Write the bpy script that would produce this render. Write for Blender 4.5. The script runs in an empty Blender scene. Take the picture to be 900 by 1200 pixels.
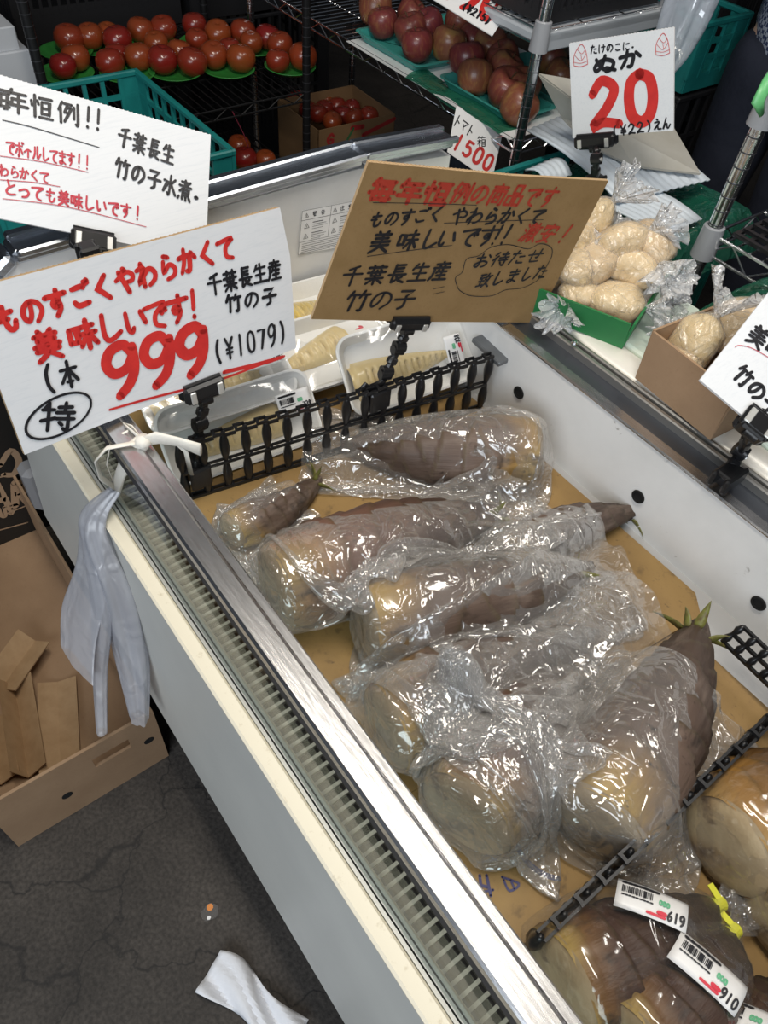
import bpy, math, random
import numpy as np
from mathutils import Vector, Matrix
R = random.Random(7)
PI = math.pi
SC = bpy.context.scene
COL = SC.collection

# ------------------------------------------------------------------ camera, world, lights, exposure
FPX = 886.424
CAMH = 1.55
RW = np.array([[0.59605536, 0.79923916, 0.07703748], [0.64395177, -0.41851361, -0.64044709], [-0.47962916, 0.43135034, -0.76412875]])
cam_data = bpy.data.cameras.new('camera')
cam_data.sensor_fit = 'HORIZONTAL'
cam_data.sensor_width = 36.0
cam_data.lens = FPX / 900 * 36
cam_data.clip_start = 0.02
cam = bpy.data.objects.new('camera', cam_data)
COL.objects.link(cam)
mw = Matrix.Identity(4)
for i in range(3):
    mw[i][0] = RW[0, i]; mw[i][1] = -RW[1, i]; mw[i][2] = -RW[2, i]
mw[2][3] = CAMH
cam.matrix_world = mw
SC.camera = cam

world = bpy.data.worlds.new('world')
SC.world = world
world.use_nodes = True
bg = world.node_tree.nodes['Background']
bg.inputs[0].default_value = (0.75, 0.85, 1.0, 1)
bg.inputs[1].default_value = 0.06

def area(name, loc, target, sx, sy, power, color):
    d = bpy.data.lights.new(name, 'AREA')
    d.shape = 'RECTANGLE'; d.size = sx; d.size_y = sy; d.energy = power; d.color = color
    o = bpy.data.objects.new(name, d); COL.objects.link(o)
    o.location = loc
    o.rotation_euler = (Vector(target) - Vector(loc)).to_track_quat('-Z', 'Y').to_euler()
    return o
area('daylight_from_street', (1.3, -2.2, 2.3), (-0.6, 0.4, 0.7), 2.6, 1.8, 85, (0.86, 0.93, 1.0))
area('ceiling_light_over_case', (-0.45, 0.25, 2.75), (-0.45, 0.5, 0.7), 1.3, 0.25, 33, (1.0, 0.93, 0.82))
area('ceiling_light_over_aisle', (-0.35, 1.5, 2.7), (-0.7, 1.15, 0.7), 1.0, 0.2, 11, (1.0, 0.95, 0.88))
SC.view_settings.view_transform = 'Standard'
SC.view_settings.look = 'None'
SC.view_settings.exposure = 0.0
SC.view_settings.gamma = 1.0
SC.view_settings.use_curve_mapping = False
SC.cycles.transparent_max_bounces = 32
SC.cycles.max_bounces = 8

# ------------------------------------------------------------------ photo ray helpers (a pixel of the 900x1200 photo meets a plane of the place)
CP = np.array([0, 0, CAMH])
def ray(p): return RW.T @ np.array([(p[0] - 450) / FPX, (p[1] - 600) / FPX, 1.0])
def onz(x, y, z): d = ray((x, y)); return Vector(CP + (z - CAMH) / d[2] * d)
def ony(x, y, v): d = ray((x, y)); return Vector(CP + v / d[1] * d)
def onx(x, y, v): d = ray((x, y)); return Vector(CP + v / d[0] * d)
def proj(P): c = RW @ (np.array(P) - CP); return (450 + FPX * c[0] / c[2], 600 + FPX * c[1] / c[2])
def onplane(x, y, c, n):
    d = Vector(ray((x, y))); o = Vector(CP)
    return o + d * ((Vector(c) - o).dot(n) / d.dot(n))

# ------------------------------------------------------------------ materials
def new_mat(name):
    m = bpy.data.materials.new(name); m.use_nodes = True
    nt = m.node_tree; nt.nodes.clear()
    out = nt.nodes.new('ShaderNodeOutputMaterial')
    return m, nt, out
def N(nt, t, **kw):
    n = nt.nodes.new(t)
    for k, v in kw.items():
        if k.startswith('_'): setattr(n, k[1:], v)
        else: n.inputs[k.replace('0', ' ')].default_value = v
    return n
def c4(c): return (*c, 1) if len(c) == 3 else c
MATS = {}
def M(name, base, rough=0.5, metal=0.0, var=None, bump=None, spec=0.5, coat=0.0, rnd=0.0, attr=None, trans=None, sheen=None):
    """procedural principled material. var=(scale, colour2, lo, hi[, stretch xyz]); bump=(scale, strength, dist[, stretch])"""
    if name in MATS: return MATS[name]
    m, nt, out = new_mat(name)
    L = nt.links.new
    p = N(nt, 'ShaderNodeBsdfPrincipled', Roughness=rough, Metallic=metal)
    p.inputs['Specular IOR Level'].default_value = spec
    p.inputs['Coat Weight'].default_value = coat
    p.inputs['Base Color'].default_value = c4(base)
    L(p.outputs[0], out.inputs[0])
    tc = N(nt, 'ShaderNodeTexCoord')
    src = None
    if attr:
        a = N(nt, 'ShaderNodeAttribute', _attribute_name=attr); src = a.outputs['Color']
    def coords(st):
        if not st: return tc.outputs['Object']
        mp = N(nt, 'ShaderNodeMapping'); mp.inputs['Scale'].default_value = st
        L(tc.outputs['Object'], mp.inputs[0]); return mp.outputs[0]
    vs = var if isinstance(var, list) else ([var] if var else [])
    for v in vs:
        nz = N(nt, 'ShaderNodeTexNoise', Scale=v[0], Detail=6.0, Roughness=0.62)
        L(coords(v[4] if len(v) > 4 else None), nz.inputs['Vector'])
        mr = N(nt, 'ShaderNodeMapRange'); mr.inputs[1].default_value = v[2]; mr.inputs[2].default_value = v[3]
        L(nz.outputs['Fac'], mr.inputs[0])
        mx = N(nt, 'ShaderNodeMix', _data_type='RGBA')
        L(mr.outputs[0], mx.inputs[0])
        if src is None: mx.inputs[6].default_value = c4(base)
        else: L(src, mx.inputs[6])
        mx.inputs[7].default_value = c4(v[1])
        src = mx.outputs[2]
    if rnd:
        oi = N(nt, 'ShaderNodeObjectInfo')
        mr = N(nt, 'ShaderNodeMapRange'); mr.inputs[3].default_value = 1 - rnd; mr.inputs[4].default_value = 1 + rnd
        L(oi.outputs['Random'], mr.inputs[0])
        hs = N(nt, 'ShaderNodeHueSaturation')
        L(mr.outputs[0], hs.inputs['Value'])
        mr2 = N(nt, 'ShaderNodeMapRange'); mr2.inputs[3].default_value = 0.5 - rnd * .08; mr2.inputs[4].default_value = 0.5 + rnd * .12
        L(oi.outputs['Random'], mr2.inputs[0]); L(mr2.outputs[0], hs.inputs['Hue'])
        if src is None: hs.inputs['Color'].default_value = c4(base)
        else: L(src, hs.inputs['Color'])
        src = hs.outputs[0]
    if src is not None: L(src, p.inputs['Base Color'])
    if bump:
        nz = N(nt, 'ShaderNodeTexNoise', Scale=bump[0], Detail=5.0, Roughness=0.6)
        L(coords(bump[3] if len(bump) > 3 else None), nz.inputs['Vector'])
        b = N(nt, 'ShaderNodeBump', Strength=bump[1], Distance=bump[2])
        L(nz.outputs['Fac'], b.inputs['Height']); L(b.outputs[0], p.inputs['Normal'])
    MATS[name] = m
    return m

def film(name, base_fac, edge_fac, tint=(0.97, 0.97, 0.97), white=(0.9, 0.9, 0.92), rough=0.12, sc=38, strength=0.8, dist=0.004, gloss=0.085):
    """thin clear plastic film with crinkles: you see through it, edges and creases turn milky and glint"""
    m, nt, out = new_mat(name); L = nt.links.new
    tc = N(nt, 'ShaderNodeTexCoord')
    wn = N(nt, 'ShaderNodeTexNoise', Scale=9.0, Detail=2.0); L(tc.outputs['Object'], wn.inputs['Vector'])
    ad = N(nt, 'ShaderNodeVectorMath', _operation='MULTIPLY_ADD'); ad.inputs[1].default_value = (.05, .05, .05)
    L(wn.outputs['Color'], ad.inputs[0]); L(tc.outputs['Object'], ad.inputs[2])
    def crease(scale, w):
        n_ = N(nt, 'ShaderNodeTexNoise', Scale=scale, Detail=2.0, Roughness=0.5, Distortion=0.6); L(ad.outputs[0], n_.inputs['Vector'])
        a_ = N(nt, 'ShaderNodeMath', _operation='SUBTRACT'); a_.inputs[1].default_value = 0.5; L(n_.outputs['Fac'], a_.inputs[0])
        b_ = N(nt, 'ShaderNodeMath', _operation='ABSOLUTE'); L(a_.outputs[0], b_.inputs[0])
        c_ = N(nt, 'ShaderNodeMapRange', _interpolation_type='SMOOTHSTEP'); c_.inputs[1].default_value = 0.0; c_.inputs[2].default_value = 0.085; c_.inputs[3].default_value = w; c_.inputs[4].default_value = 0.0
        L(b_.outputs[0], c_.inputs[0]); return c_.outputs[0]
    s1_ = crease(sc * .35, 1.0); s2_ = crease(sc, .5)
    sm = N(nt, 'ShaderNodeMath', _operation='ADD'); L(s1_, sm.inputs[0]); L(s2_, sm.inputs[1])
    b = N(nt, 'ShaderNodeBump', Strength=strength, Distance=dist); L(sm.outputs[0], b.inputs['Height'])
    tr = N(nt, 'ShaderNodeBsdfTransparent', Color=c4(tint))
    df = N(nt, 'ShaderNodeBsdfPrincipled', Roughness=rough); df.inputs['Base Color'].default_value = c4(white); df.inputs['Specular IOR Level'].default_value = 0.8
    L(b.outputs[0], df.inputs['Normal'])
    gl = N(nt, 'ShaderNodeBsdfGlossy', Roughness=rough, Color=(1, 1, 1, 1)); L(b.outputs[0], gl.inputs['Normal'])
    lw = N(nt, 'ShaderNodeLayerWeight', Blend=0.35)
    L(b.outputs[0], lw.inputs['Normal'])
    pf = N(nt, 'ShaderNodeMath', _operation='POWER'); pf.inputs[1].default_value = 2.0; L(lw.outputs['Facing'], pf.inputs[0])
    fa = N(nt, 'ShaderNodeMath', _operation='MULTIPLY_ADD', _use_clamp=True); fa.inputs[1].default_value = edge_fac; fa.inputs[2].default_value = base_fac
    L(pf.outputs[0], fa.inputs[0])
    m1 = N(nt, 'ShaderNodeMixShader'); L(fa.outputs[0], m1.inputs[0]); L(tr.outputs[0], m1.inputs[1]); L(df.outputs[0], m1.inputs[2])
    m2 = N(nt, 'ShaderNodeMixShader'); m2.inputs[0].default_value = gloss; L(m1.outputs[0], m2.inputs[1]); L(gl.outputs[0], m2.inputs[2])
    L(m2.outputs[0], out.inputs[0])
    MATS[name] = m
    return m

FILM = film('clear_bag_film', 0.10, 0.60, white=(0.70, 0.68, 0.655), rough=0.11, gloss=0.12, strength=0.6, sc=24, dist=0.006)
FILM_TIGHT = film('tight_bag_film', 0.012, 0.16, white=(.6,.6,.6), sc=16, strength=0.5, gloss=.07)
POUCH_SKIN = film('pouch_skin', 0.14, 0.45, white=(.8, .76, .68), rough=.28, sc=30, strength=.9, dist=.006, gloss=.05)
WRAP = film('stretch_wrap_film', 0.05, 0.25, sc=16, strength=0.25, dist=0.002)
POUCH_FILM = film('pouch_film', 0.42, 0.5, white=(0.92, 0.93, 0.95), sc=55, strength=1.0)
MILKY = film('milky_bag_film', 0.42, 0.45, tint=(0.85, 0.87, 0.9), white=(0.56, 0.57, 0.62), rough=0.35, sc=12, strength=0.35, dist=.005, gloss=.04)
GREEN_FILM = film('green_film', 0.45, 0.4, tint=(0.25, 0.6, 0.45), white=(0.02, 0.16, 0.10), sc=20, strength=0.8)
def glass_mat():
    m, nt, out = new_mat('front_glass'); L = nt.links.new
    tr = N(nt, 'ShaderNodeBsdfTransparent', Color=(0.9, 0.95, 0.93, 1))
    gl = N(nt, 'ShaderNodeBsdfGlossy', Roughness=0.03)
    lw = N(nt, 'ShaderNodeLayerWeight', Blend=0.5)
    pw = N(nt, 'ShaderNodeMath', _operation='POWER'); pw.inputs[1].default_value = 4.0; L(lw.outputs['Facing'], pw.inputs[0])
    fr = N(nt, 'ShaderNodeMath', _operation='MULTIPLY_ADD', _use_clamp=True); fr.inputs[1].default_value = .7; fr.inputs[2].default_value = .03; L(pw.outputs[0], fr.inputs[0])
    mx = N(nt, 'ShaderNodeMixShader'); L(fr.outputs[0], mx.inputs[0]); L(tr.outputs[0], mx.inputs[1]); L(gl.outputs[0], mx.inputs[2]); L(mx.outputs[0], out.inputs[0])
    return m
GLASS = glass_mat()

BLACKP = M('black_plastic', (0.010, 0.010, 0.011), 0.32, bump=(60, .15, .001))
BLACKW = M('black_wire', (0.012, 0.012, 0.013), 0.45, 0.3)
CHROME = M('chrome', (0.78, 0.79, 0.81), 0.2, 1.0, bump=(8, .05, .01))
STEEL = M('brushed_steel', (0.62, 0.62, 0.63), 0.27, 1.0, var=(40, (0.48, 0.47, 0.46), .45, .75, (1, 9, 9)), bump=(30, .06, .004, (1, 6, 6)))
PAD = M('silver_pad', (0.75, 0.75, 0.72), 0.4, 0.7)
WHITEB = M('white_board', (0.71, 0.73, 0.76), 0.5, var=(300, (0.63, 0.66, 0.70), .5, .8, (1, .06, 1)), bump=(160, .12, .001, (1, .05, 1)))
KRAFT = M('kraft_board', (0.33, 0.205, 0.085), 0.75, var=[(26, (0.28, 0.17, 0.065), .4, .75), (220, (0.25, 0.15, 0.055), .55, .85)], bump=(150, .1, .001))
KRAFT_BOX = M('kraft_carton', (0.36, 0.235, 0.14), 0.8, var=[(9, (0.30, 0.19, 0.11), .35, .7), (160, (0.28, 0.175, 0.1), .55, .85)], bump=(120, .1, .001))
KRAFT_DECK = M('kraft_liner', (0.30, 0.185, 0.062), 0.62, var=[(6, (0.21, 0.125, 0.045), .42, .7), (24, (0.10, 0.06, 0.025), .60, .74), (70, (0.06, 0.036, 0.018), .66, .74), (160, (0.22, 0.13, 0.05), .58, .8)], bump=(90, .15, .001))
FLUTE = M('board_edge', (0.45, 0.31, 0.17), 0.85, bump=(120, .6, .002))
INKR = M('red_ink', (0.62, 0.03, 0.025), 0.45, var=(35, (0.50, 0.02, 0.02), .4, .7))
INKK = M('black_ink', (0.012, 0.012, 0.016), 0.4)
INKD = M('dark_red_ink', (0.50, 0.025, 0.05), 0.5)
INKC = M('red_ink_on_kraft', (0.45, 0.04, 0.02), 0.5)
INKB = M('blue_ink', (0.02, 0.02, 0.11), 0.4)
PAPER = M('paper_label', (0.82, 0.82, 0.82), 0.45)
LABELBLK = M('label_print', (0.02, 0.02, 0.025), 0.5)
LABELRED = M('label_red', (0.65, 0.03, 0.06), 0.5)
LABELGRN = M('label_green', (0.15, 0.5, 0.28), 0.5)

# ------------------------------------------------------------------ mesh builder
class MB:
    def __init__(s): s.v = []; s.f = []; s.mi = []; s.col = []; s.cur = 0
    def add(s, vs, fs):
        o = len(s.v); s.v += [tuple(v) for v in vs]
        for f in fs: s.f.append(tuple(i + o for i in f)); s.mi.append(s.cur)
        return s
    def box(s, c, size, M3=None, bev=0.0):
        hx, hy, hz = [a / 2 for a in size]; c = Vector(c)
        if bev <= 0:
            P = [Vector((x, y, z)) for z in (-hz, hz) for y in (-hy, hy) for x in (-hx, hx)]
            F = [(0, 2, 3, 1), (4, 5, 7, 6), (0, 1, 5, 4), (2, 6, 7, 3), (0, 4, 6, 2), (1, 3, 7, 5)]
        else:
            b = min(bev, hx * .9, hy * .9, hz * .9); P = []; idx = {}
            for sx in (-1, 1):
                for sy in (-1, 1):
                    for sz in (-1, 1):
                        for k in range(3):
                            q = [sx * (hx - b), sy * (hy - b), sz * (hz - b)]
                            q[k] = (sx, sy, sz)[k] * (hx, hy, hz)[k]
                            idx[(sx, sy, sz, k)] = len(P); P.append(Vector(q))
            F = []
            for k in range(3):
                a, d = [i for i in range(3) if i != k]
                for sg in (-1, 1):
                    q = []
                    for (u, w) in ((-1, -1), (1, -1), (1, 1), (-1, 1)):
                        t = [0, 0, 0]; t[k] = sg; t[a] = u; t[d] = w; q.append(idx[(*t, k)])
                    F.append(tuple(q))
            for k in range(3):
                a, d = [i for i in range(3) if i != k]
                for u in (-1, 1):
                    for w in (-1, 1):
                        t0 = [0, 0, 0]; t1 = [0, 0, 0]; t0[k] = -1; t1[k] = 1
                        for t in (t0, t1): t[a] = u; t[d] = w
                        F.append((idx[(*t0, a)], idx[(*t1, a)], idx[(*t1, d)], idx[(*t0, d)]))
            for sx in (-1, 1):
                for sy in (-1, 1):
                    for sz in (-1, 1): F.append(tuple(idx[(sx, sy, sz, k)] for k in range(3)))
        if M3 is not None: P = [M3 @ p for p in P]
        return s.add([c + p for p in P], F)
    def bx(s, x0, x1, y0, y1, z0, z1, bev=0.0):
        return s.box(((x0 + x1) / 2, (y0 + y1) / 2, (z0 + z1) / 2), (abs(x1 - x0), abs(y1 - y0), abs(z1 - z0)), None, bev)
    def bar(s, a, b, w, h, up=(0, 0, 1), bev=0.0):
        a = Vector(a); b = Vector(b); d = (b - a); l = d.length; d.normalize()
        u = Vector(up); y = u.cross(d)
        if y.length < 1e-4: y = Vector((0, 1, 0)).cross(d)
        y.normalize(); z = d.cross(y)
        m = Matrix((d, y, z)).transposed()
        return s.box((a + b) / 2, (l, w, h), m, bev)
    def tube(s, pts, r, n=8, caps=True, flat=1.0):
        pts = [Vector(p) for p in pts]; k = len(pts)
        rs = r if isinstance(r, (list, tuple)) else [r] * k
        V = []; up = None
        for i, p in enumerate(pts):
            d = (pts[min(i + 1, k - 1)] - pts[max(i - 1, 0)]).normalized()
            if up is None:
                up = Vector((0, 0, 1)) if abs(d.z) < .9 else Vector((1, 0, 0))
            x = up - d * up.dot(d); x.normalize(); up = x; y = d.cross(x)
            for j in range(n):
                a = 2 * PI * j / n; V.append(p + x * (math.cos(a) * rs[i]) + y * (math.sin(a) * rs[i] * flat))
        F = []
        for i in range(k - 1):
            for j in range(n):
                F.append((i * n + j, i * n + (j + 1) % n, (i + 1) * n + (j + 1) % n, (i + 1) * n + j))
        if caps: F += [tuple(range(n - 1, -1, -1)), tuple((k - 1) * n + j for j in range(n))]
        return s.add(V, F)
    def lathe(s, prof, n=24, c=(0, 0, 0), M3=None):
        c = Vector(c); V = []
        for r, z in prof:
            for j in range(n):
                a = 2 * PI * j / n; p = Vector((r * math.cos(a), r * math.sin(a), z)); V.append(c + (M3 @ p if M3 is not None else p))
        F = []
        for i in range(len(prof) - 1):
            for j in range(n):
                F.append((i * n + j, i * n + (j + 1) % n, (i + 1) * n + (j + 1) % n, (i + 1) * n + j))
        return s.add(V, F)
    def grid(s, fn, nu, nv, closed=False):
        V = []; F = []
        for i in range(nv):
            for j in range(nu): V.append(fn(j / (nu if closed else nu - 1), i / (nv - 1)))
        for i in range(nv - 1):
            for j in range(nu if closed else nu - 1):
                F.append((i * nu + j, i * nu + (j + 1) % nu, (i + 1) * nu + (j + 1) % nu, (i + 1) * nu + j))
        return s.add(V, F)
    def slab(s, poly, d):
        """polygon (3-D points in a plane) extruded by vector d"""
        n = len(poly); P = [Vector(p) for p in poly]; d = Vector(d)
        return s.add(P + [p + d for p in P], [tuple(range(n)), tuple(range(2 * n - 1, n - 1, -1))] + [(i, n + i, n + (i + 1) % n, (i + 1) % n) for i in range(n)])

OFF = {}
def thing(name, label, cat, loc=(0, 0, 0), group=None):
    o = bpy.data.objects.new(name, None); COL.objects.link(o); o.location = loc; o.empty_display_size = .05
    o['label'] = label; o['category'] = cat
    if group: o['group'] = group
    OFF[o.name] = Vector(loc); return o
def tag(o, label, cat, group=None, kind=None):
    if label: o['label'] = label
    if cat: o['category'] = cat
    if group: o['group'] = group
    if kind: o['kind'] = kind
    return o
def build(name, mb, mat, parent=None, smooth=False, label=None, subsurf=0, solid=0.0, off=None):
    me = bpy.data.meshes.new(name)
    o3 = OFF.get(parent.name, Vector()) if parent is not None else Vector()
    if off is not None: o3 = Vector(off)
    me.from_pydata([Vector(v) - o3 for v in mb.v], [], mb.f)
    mats = mat if isinstance(mat, (list, tuple)) else [mat]
    for m in mats: me.materials.append(m)
    if len(mats) > 1: me.polygons.foreach_set('material_index', mb.mi)
    if mb.col:
        ca = me.color_attributes.new('tint', 'FLOAT_COLOR', 'POINT')
        ca.data.foreach_set('color', [c for col in mb.col for c in (*col, 1)])
    if smooth:
        me.polygons.foreach_set('use_smooth', [True] * len(me.polygons))
        if smooth != True:
            me.set_sharp_from_angle(angle=math.radians(smooth))
    me.update(); me.validate()
    o = bpy.data.objects.new(name, me); COL.objects.link(o)
    if parent is not None: o.parent = parent; OFF[o.name] = o3
    elif off is not None: o.location = off; OFF[o.name] = Vector(off)
    if solid: 
        sm = o.modifiers.new('solid', 'SOLIDIFY'); sm.thickness = solid; sm.offset = 0
    if subsurf:
        ss = o.modifiers.new('sub', 'SUBSURF'); ss.levels = ss.render_levels = subsurf
    if label: o['label'] = label
    return o
def struct(o): o['kind'] = 'structure'; return o
def copy_tree(src, loc, rot=None, scale=None, label=None, group=None):
    r = src.copy(); COL.objects.link(r); r.location = loc
    if rot is not None: r.rotation_euler = rot
    if scale: r.scale = (scale,) * 3 if not isinstance(scale, tuple) else scale
    if label: r['label'] = label
    if group: r['group'] = group
    for ch in src.children:
        c = ch.copy(); COL.objects.link(c); c.parent = r
        for g in ch.children:
            d = g.copy(); COL.objects.link(d); d.parent = c
    return r
def rot3(rx=0, ry=0, rz=0):
    return (Matrix.Rotation(rz, 3, 'Z') @ Matrix.Rotation(ry, 3, 'Y') @ Matrix.Rotation(rx, 3, 'X'))

# ------------------------------------------------------------------ setting
fl = MB(); fl.grid(lambda u, v: (-5 + u * 8, -2.5 + v * 8.5, 0), 60, 60)
def floor_mat():
    m, nt, out = new_mat('worn_concrete'); L = nt.links.new
    p = N(nt, 'ShaderNodeBsdfPrincipled', Roughness=0.75); L(p.outputs[0], out.inputs[0])
    tc = N(nt, 'ShaderNodeTexCoord')
    n1 = N(nt, 'ShaderNodeTexNoise', Scale=3.0, Detail=7.0, Roughness=0.65); L(tc.outputs['Object'], n1.inputs['Vector'])
    r1 = N(nt, 'ShaderNodeValToRGB'); L(n1.outputs['Fac'], r1.inputs[0])
    e = r1.color_ramp.elements; e[0].position = .3; e[0].color = (0.026, 0.0225, 0.020, 1); e[1].position = .72; e[1].color = (0.080, 0.069, 0.060, 1)
    n2 = N(nt, 'ShaderNodeTexNoise', Scale=140.0, Detail=4.0); L(tc.outputs['Object'], n2.inputs['Vector'])
    r2 = N(nt, 'ShaderNodeMapRange'); r2.inputs[1].default_value = .35; r2.inputs[2].default_value = .7; r2.inputs[3].default_value = .65; r2.inputs[4].default_value = 1.35; L(n2.outputs['Fac'], r2.inputs[0])
    mx = N(nt, 'ShaderNodeVectorMath', _operation='SCALE'); L(r1.outputs[0], mx.inputs[0]); L(r2.outputs[0], mx.inputs['Scale'])
    # cracks: edges of large warped cells
    wn = N(nt, 'ShaderNodeTexNoise', Scale=7.0, Detail=5.0); L(tc.outputs['Object'], wn.inputs['Vector'])
    ad = N(nt, 'ShaderNodeVectorMath', _operation='MULTIPLY_ADD'); ad.inputs[1].default_value = (.22, .22, 0); L(wn.outputs['Color'], ad.inputs[0]); L(tc.outputs['Object'], ad.inputs[2])
    vo = N(nt, 'ShaderNodeTexVoronoi', _feature='DISTANCE_TO_EDGE', Scale=2.6); L(ad.outputs[0], vo.inputs['Vector'])
    cr = N(nt, 'ShaderNodeMapRange'); cr.inputs[1].default_value = 0.001; cr.inputs[2].default_value = 0.007; cr.inputs[3].default_value = .75; cr.inputs[4].default_value = 0; L(vo.outputs['Distance'], cr.inputs[0])
    m2 = N(nt, 'ShaderNodeMix', _data_type='RGBA'); L(cr.outputs[0], m2.inputs[0]); L(mx.outputs[0], m2.inputs[6]); m2.inputs[7].default_value = (0.012, 0.011, 0.011, 1)
    L(m2.outputs[2], p.inputs['Base Color'])
    b = N(nt, 'ShaderNodeBump', Strength=.35, Distance=.003); L(n2.outputs['Fac'], b.inputs['Height']); L(b.outputs[0], p.inputs['Normal'])
    return m
struct(build('floor', fl, floor_mat()))
DARKWALL = M('dark_wall', (0.02, 0.021, 0.024), 0.8, var=(2.5, (0.012, 0.012, 0.014), .4, .7), bump=(8, .2, .01))
struct(build('wall_far', MB().bx(-4.7, -4.6, -2.5, 6, 0, 3.0), DARKWALL))
struct(build('wall_right', MB().bx(-4.6, 3, 4.6, 4.7, 0, 3.0), DARKWALL))

# ------------------------------------------------------------------ refrigerated display case
XL, XR = -1.07, 0.75          # inner faces of the ends
DZ = 0.65                     # deck height
YB, ZB = 0.82, 0.805          # back wall of the well
case = thing('display_case', 'long white refrigerated display case with glass front and steel rail, filled with bamboo shoots', 'display case', (-0.2, 0.5, 0))
PANEL = M('case_enamel', (0.63, 0.63, 0.59), 0.42, var=[(3, (0.56, 0.56, 0.53), .4, .7), (60, (0.62, 0.62, 0.6), .66, .72, (1, .05, 1))])
CREAM = M('cream_lip', (0.78, 0.72, 0.58), 0.5, var=(90, (0.55, 0.47, 0.33), .6, .8))
WHITEP = M('case_liner', (0.74, 0.74, 0.73), 0.42, var=[(5, (0.64, 0.64, 0.63), .45, .75), (30, (0.30, 0.28, 0.26), .69, .76)])
GASKET = M('dark_gasket', (0.03, 0.03, 0.035), 0.6)
DARKMET = M('dark_channel', (0.11, 0.12, 0.14), 0.35, 0.7, bump=(20, .05, .003))
build('front_panel', MB().add([(-1.16, .111, .30), (XR, .111, .30), (XR, .138, .695), (-1.16, .138, .695), (-1.16, .16, .30), (XR, .16, .30), (XR, .17, .695), (-1.16, .17, .695)],
      [(0, 1, 2, 3), (4, 7, 6, 5), (0, 3, 7, 4), (1, 5, 6, 2), (0, 4, 5, 1)]), PANEL, case)
build('plinth', MB().bx(-1.1, XR, .2, 1.05, 0, .30), M('plinth_black', (0.02, 0.02, 0.02), .7), case)
build('lip', MB().bx(-1.16, XR, .136, .158, .694, .703, .003), CREAM, case)
gt = MB()
for y in (.1585, .1645, .1705): gt.bx(-1.1, XR, y, y + .004, .69, .703)
build('glass_track', gt, M('track_grey', (0.45, 0.45, 0.42), .45, .3), case)
g = MB(); a0 = Vector((-1.08, .165, .70)); a1 = Vector((XR, .165, .70)); up = Vector((0, .022, .14))
g.slab([a0, a1, a1 + up, a0 + up], (0, .004, -.0006)); build('front_glass', g, GLASS, case)
# inner front wall, air grille and riser
build('inner_front_wall', MB().bx(-1.09, XR, .172, .178, .60, .695), M('inner_cream', (0.62, 0.58, 0.47), .5), case)
gr = MB(); gr.bx(-1.09, XR, .177, .183, .612, .622); gr.bx(-1.09, XR, .222, .232, .612, .622)
x = -1.08
while x < XR - .01:
    gr.bx(x, x + .0045, .182, .223, .614, .621); x += .0145
build('air_grille', gr, M('grille_plastic', (0.50, 0.49, 0.45), .4), case)
build('grille_well', MB().bx(-1.09, XR, .176, .232, .55, .56), M('well_dark', (0.03, 0.03, 0.03), .7), case)
build('deck_riser', MB().bx(-1.09, XR, .230, .236, .55, DZ), M('riser_dark', (0.10, 0.10, 0.10), .5), case)
build('deck', MB().bx(-1.09, XR, .236, YB, DZ - .02, DZ - .004), M('deck_metal', (0.5, 0.5, 0.5), .4, .4), case)
# rail
rl = MB(); rl.bx(-1.08, XR, .173, .201, .838, .856, .003); rl.bx(-1.08, XR, .2012, .214, .836, .8505, .002)
build('front_rail', rl, STEEL, case)
build('rail_gasket', MB().bx(-1.08, XR, .1745, .21, .818, .838), GASKET, case)
# back wall of the well, with drain and screw holes as black discs, the shade inside put into their colour
bw = MB(); bw.bx(-1.09, XR, YB, YB + .012, DZ - .02, ZB)
back = build('back_wall', bw, WHITEP, case)
for (px_, py_) in ((608, 460), (748, 582), (889, 707)):
    p = ony(px_, py_, YB - .001); m3 = Matrix.Rotation(PI / 2, 3, 'X')
    hole = MB(); hole.lathe([(0, 0.0), (.0085, 0.0), (.0085, .002), (.0110, .002), (.0115, 0)], 20, p, m3)
    build('vent_hole_disc', hole, M('hole_shade', (0.004, 0.004, 0.004), .9), case)
build('back_rail', MB().bx(-1.09, XR, YB - .002, YB + .018, ZB, ZB + .006, .002), STEEL, case)
ch = MB(); ch.bx(-1.09, XR, YB + .018, YB + .055, ZB - .012, ZB - .002); ch.bx(-1.09, XR, YB + .018, YB + .022, ZB - .012, ZB + .004)
build('back_channel', ch, DARKMET, case)
rd = MB(); rd.bx(-.95, XR, YB + .055, YB + .064, ZB - .01, ZB + .012, .002); rd.bx(-.95, XR, YB + .068, YB + .075, ZB - .01, ZB + .014, .002)
build('back_runner', rd, M('runner_metal', (0.40, 0.39, 0.37), .35, .8), case)
lg = MB()
def ledge_fn(u, v):
    a = PI * v; return (-1.09 + u * (XR + 1.09), YB + .104 - math.cos(a) * .03, ZB + .004 + math.sin(a) * .014)
lg.grid(ledge_fn, 2, 9)
build('ledge', lg, M('ledge_enamel', (0.80, 0.77, 0.70), .3, 0.15), case, smooth=True)
build('ledge_base', MB().bx(-1.09, XR, YB + .018, 1.14, ZB - .06, ZB - .0125), PANEL, case)
build('cover_panel', MB().bx(-1.09, XR, YB + .132, 1.14, ZB - .012, ZB + .018, .004), M('pale_green_cover', (0.60, 0.70, 0.62), .22, var=(14, (0.72, 0.72, 0.60), .5, .7)), case)
build('rear_panel', MB().bx(-1.12, XR, 1.12, 1.14, .0, ZB - .06), PANEL, case)
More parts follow.
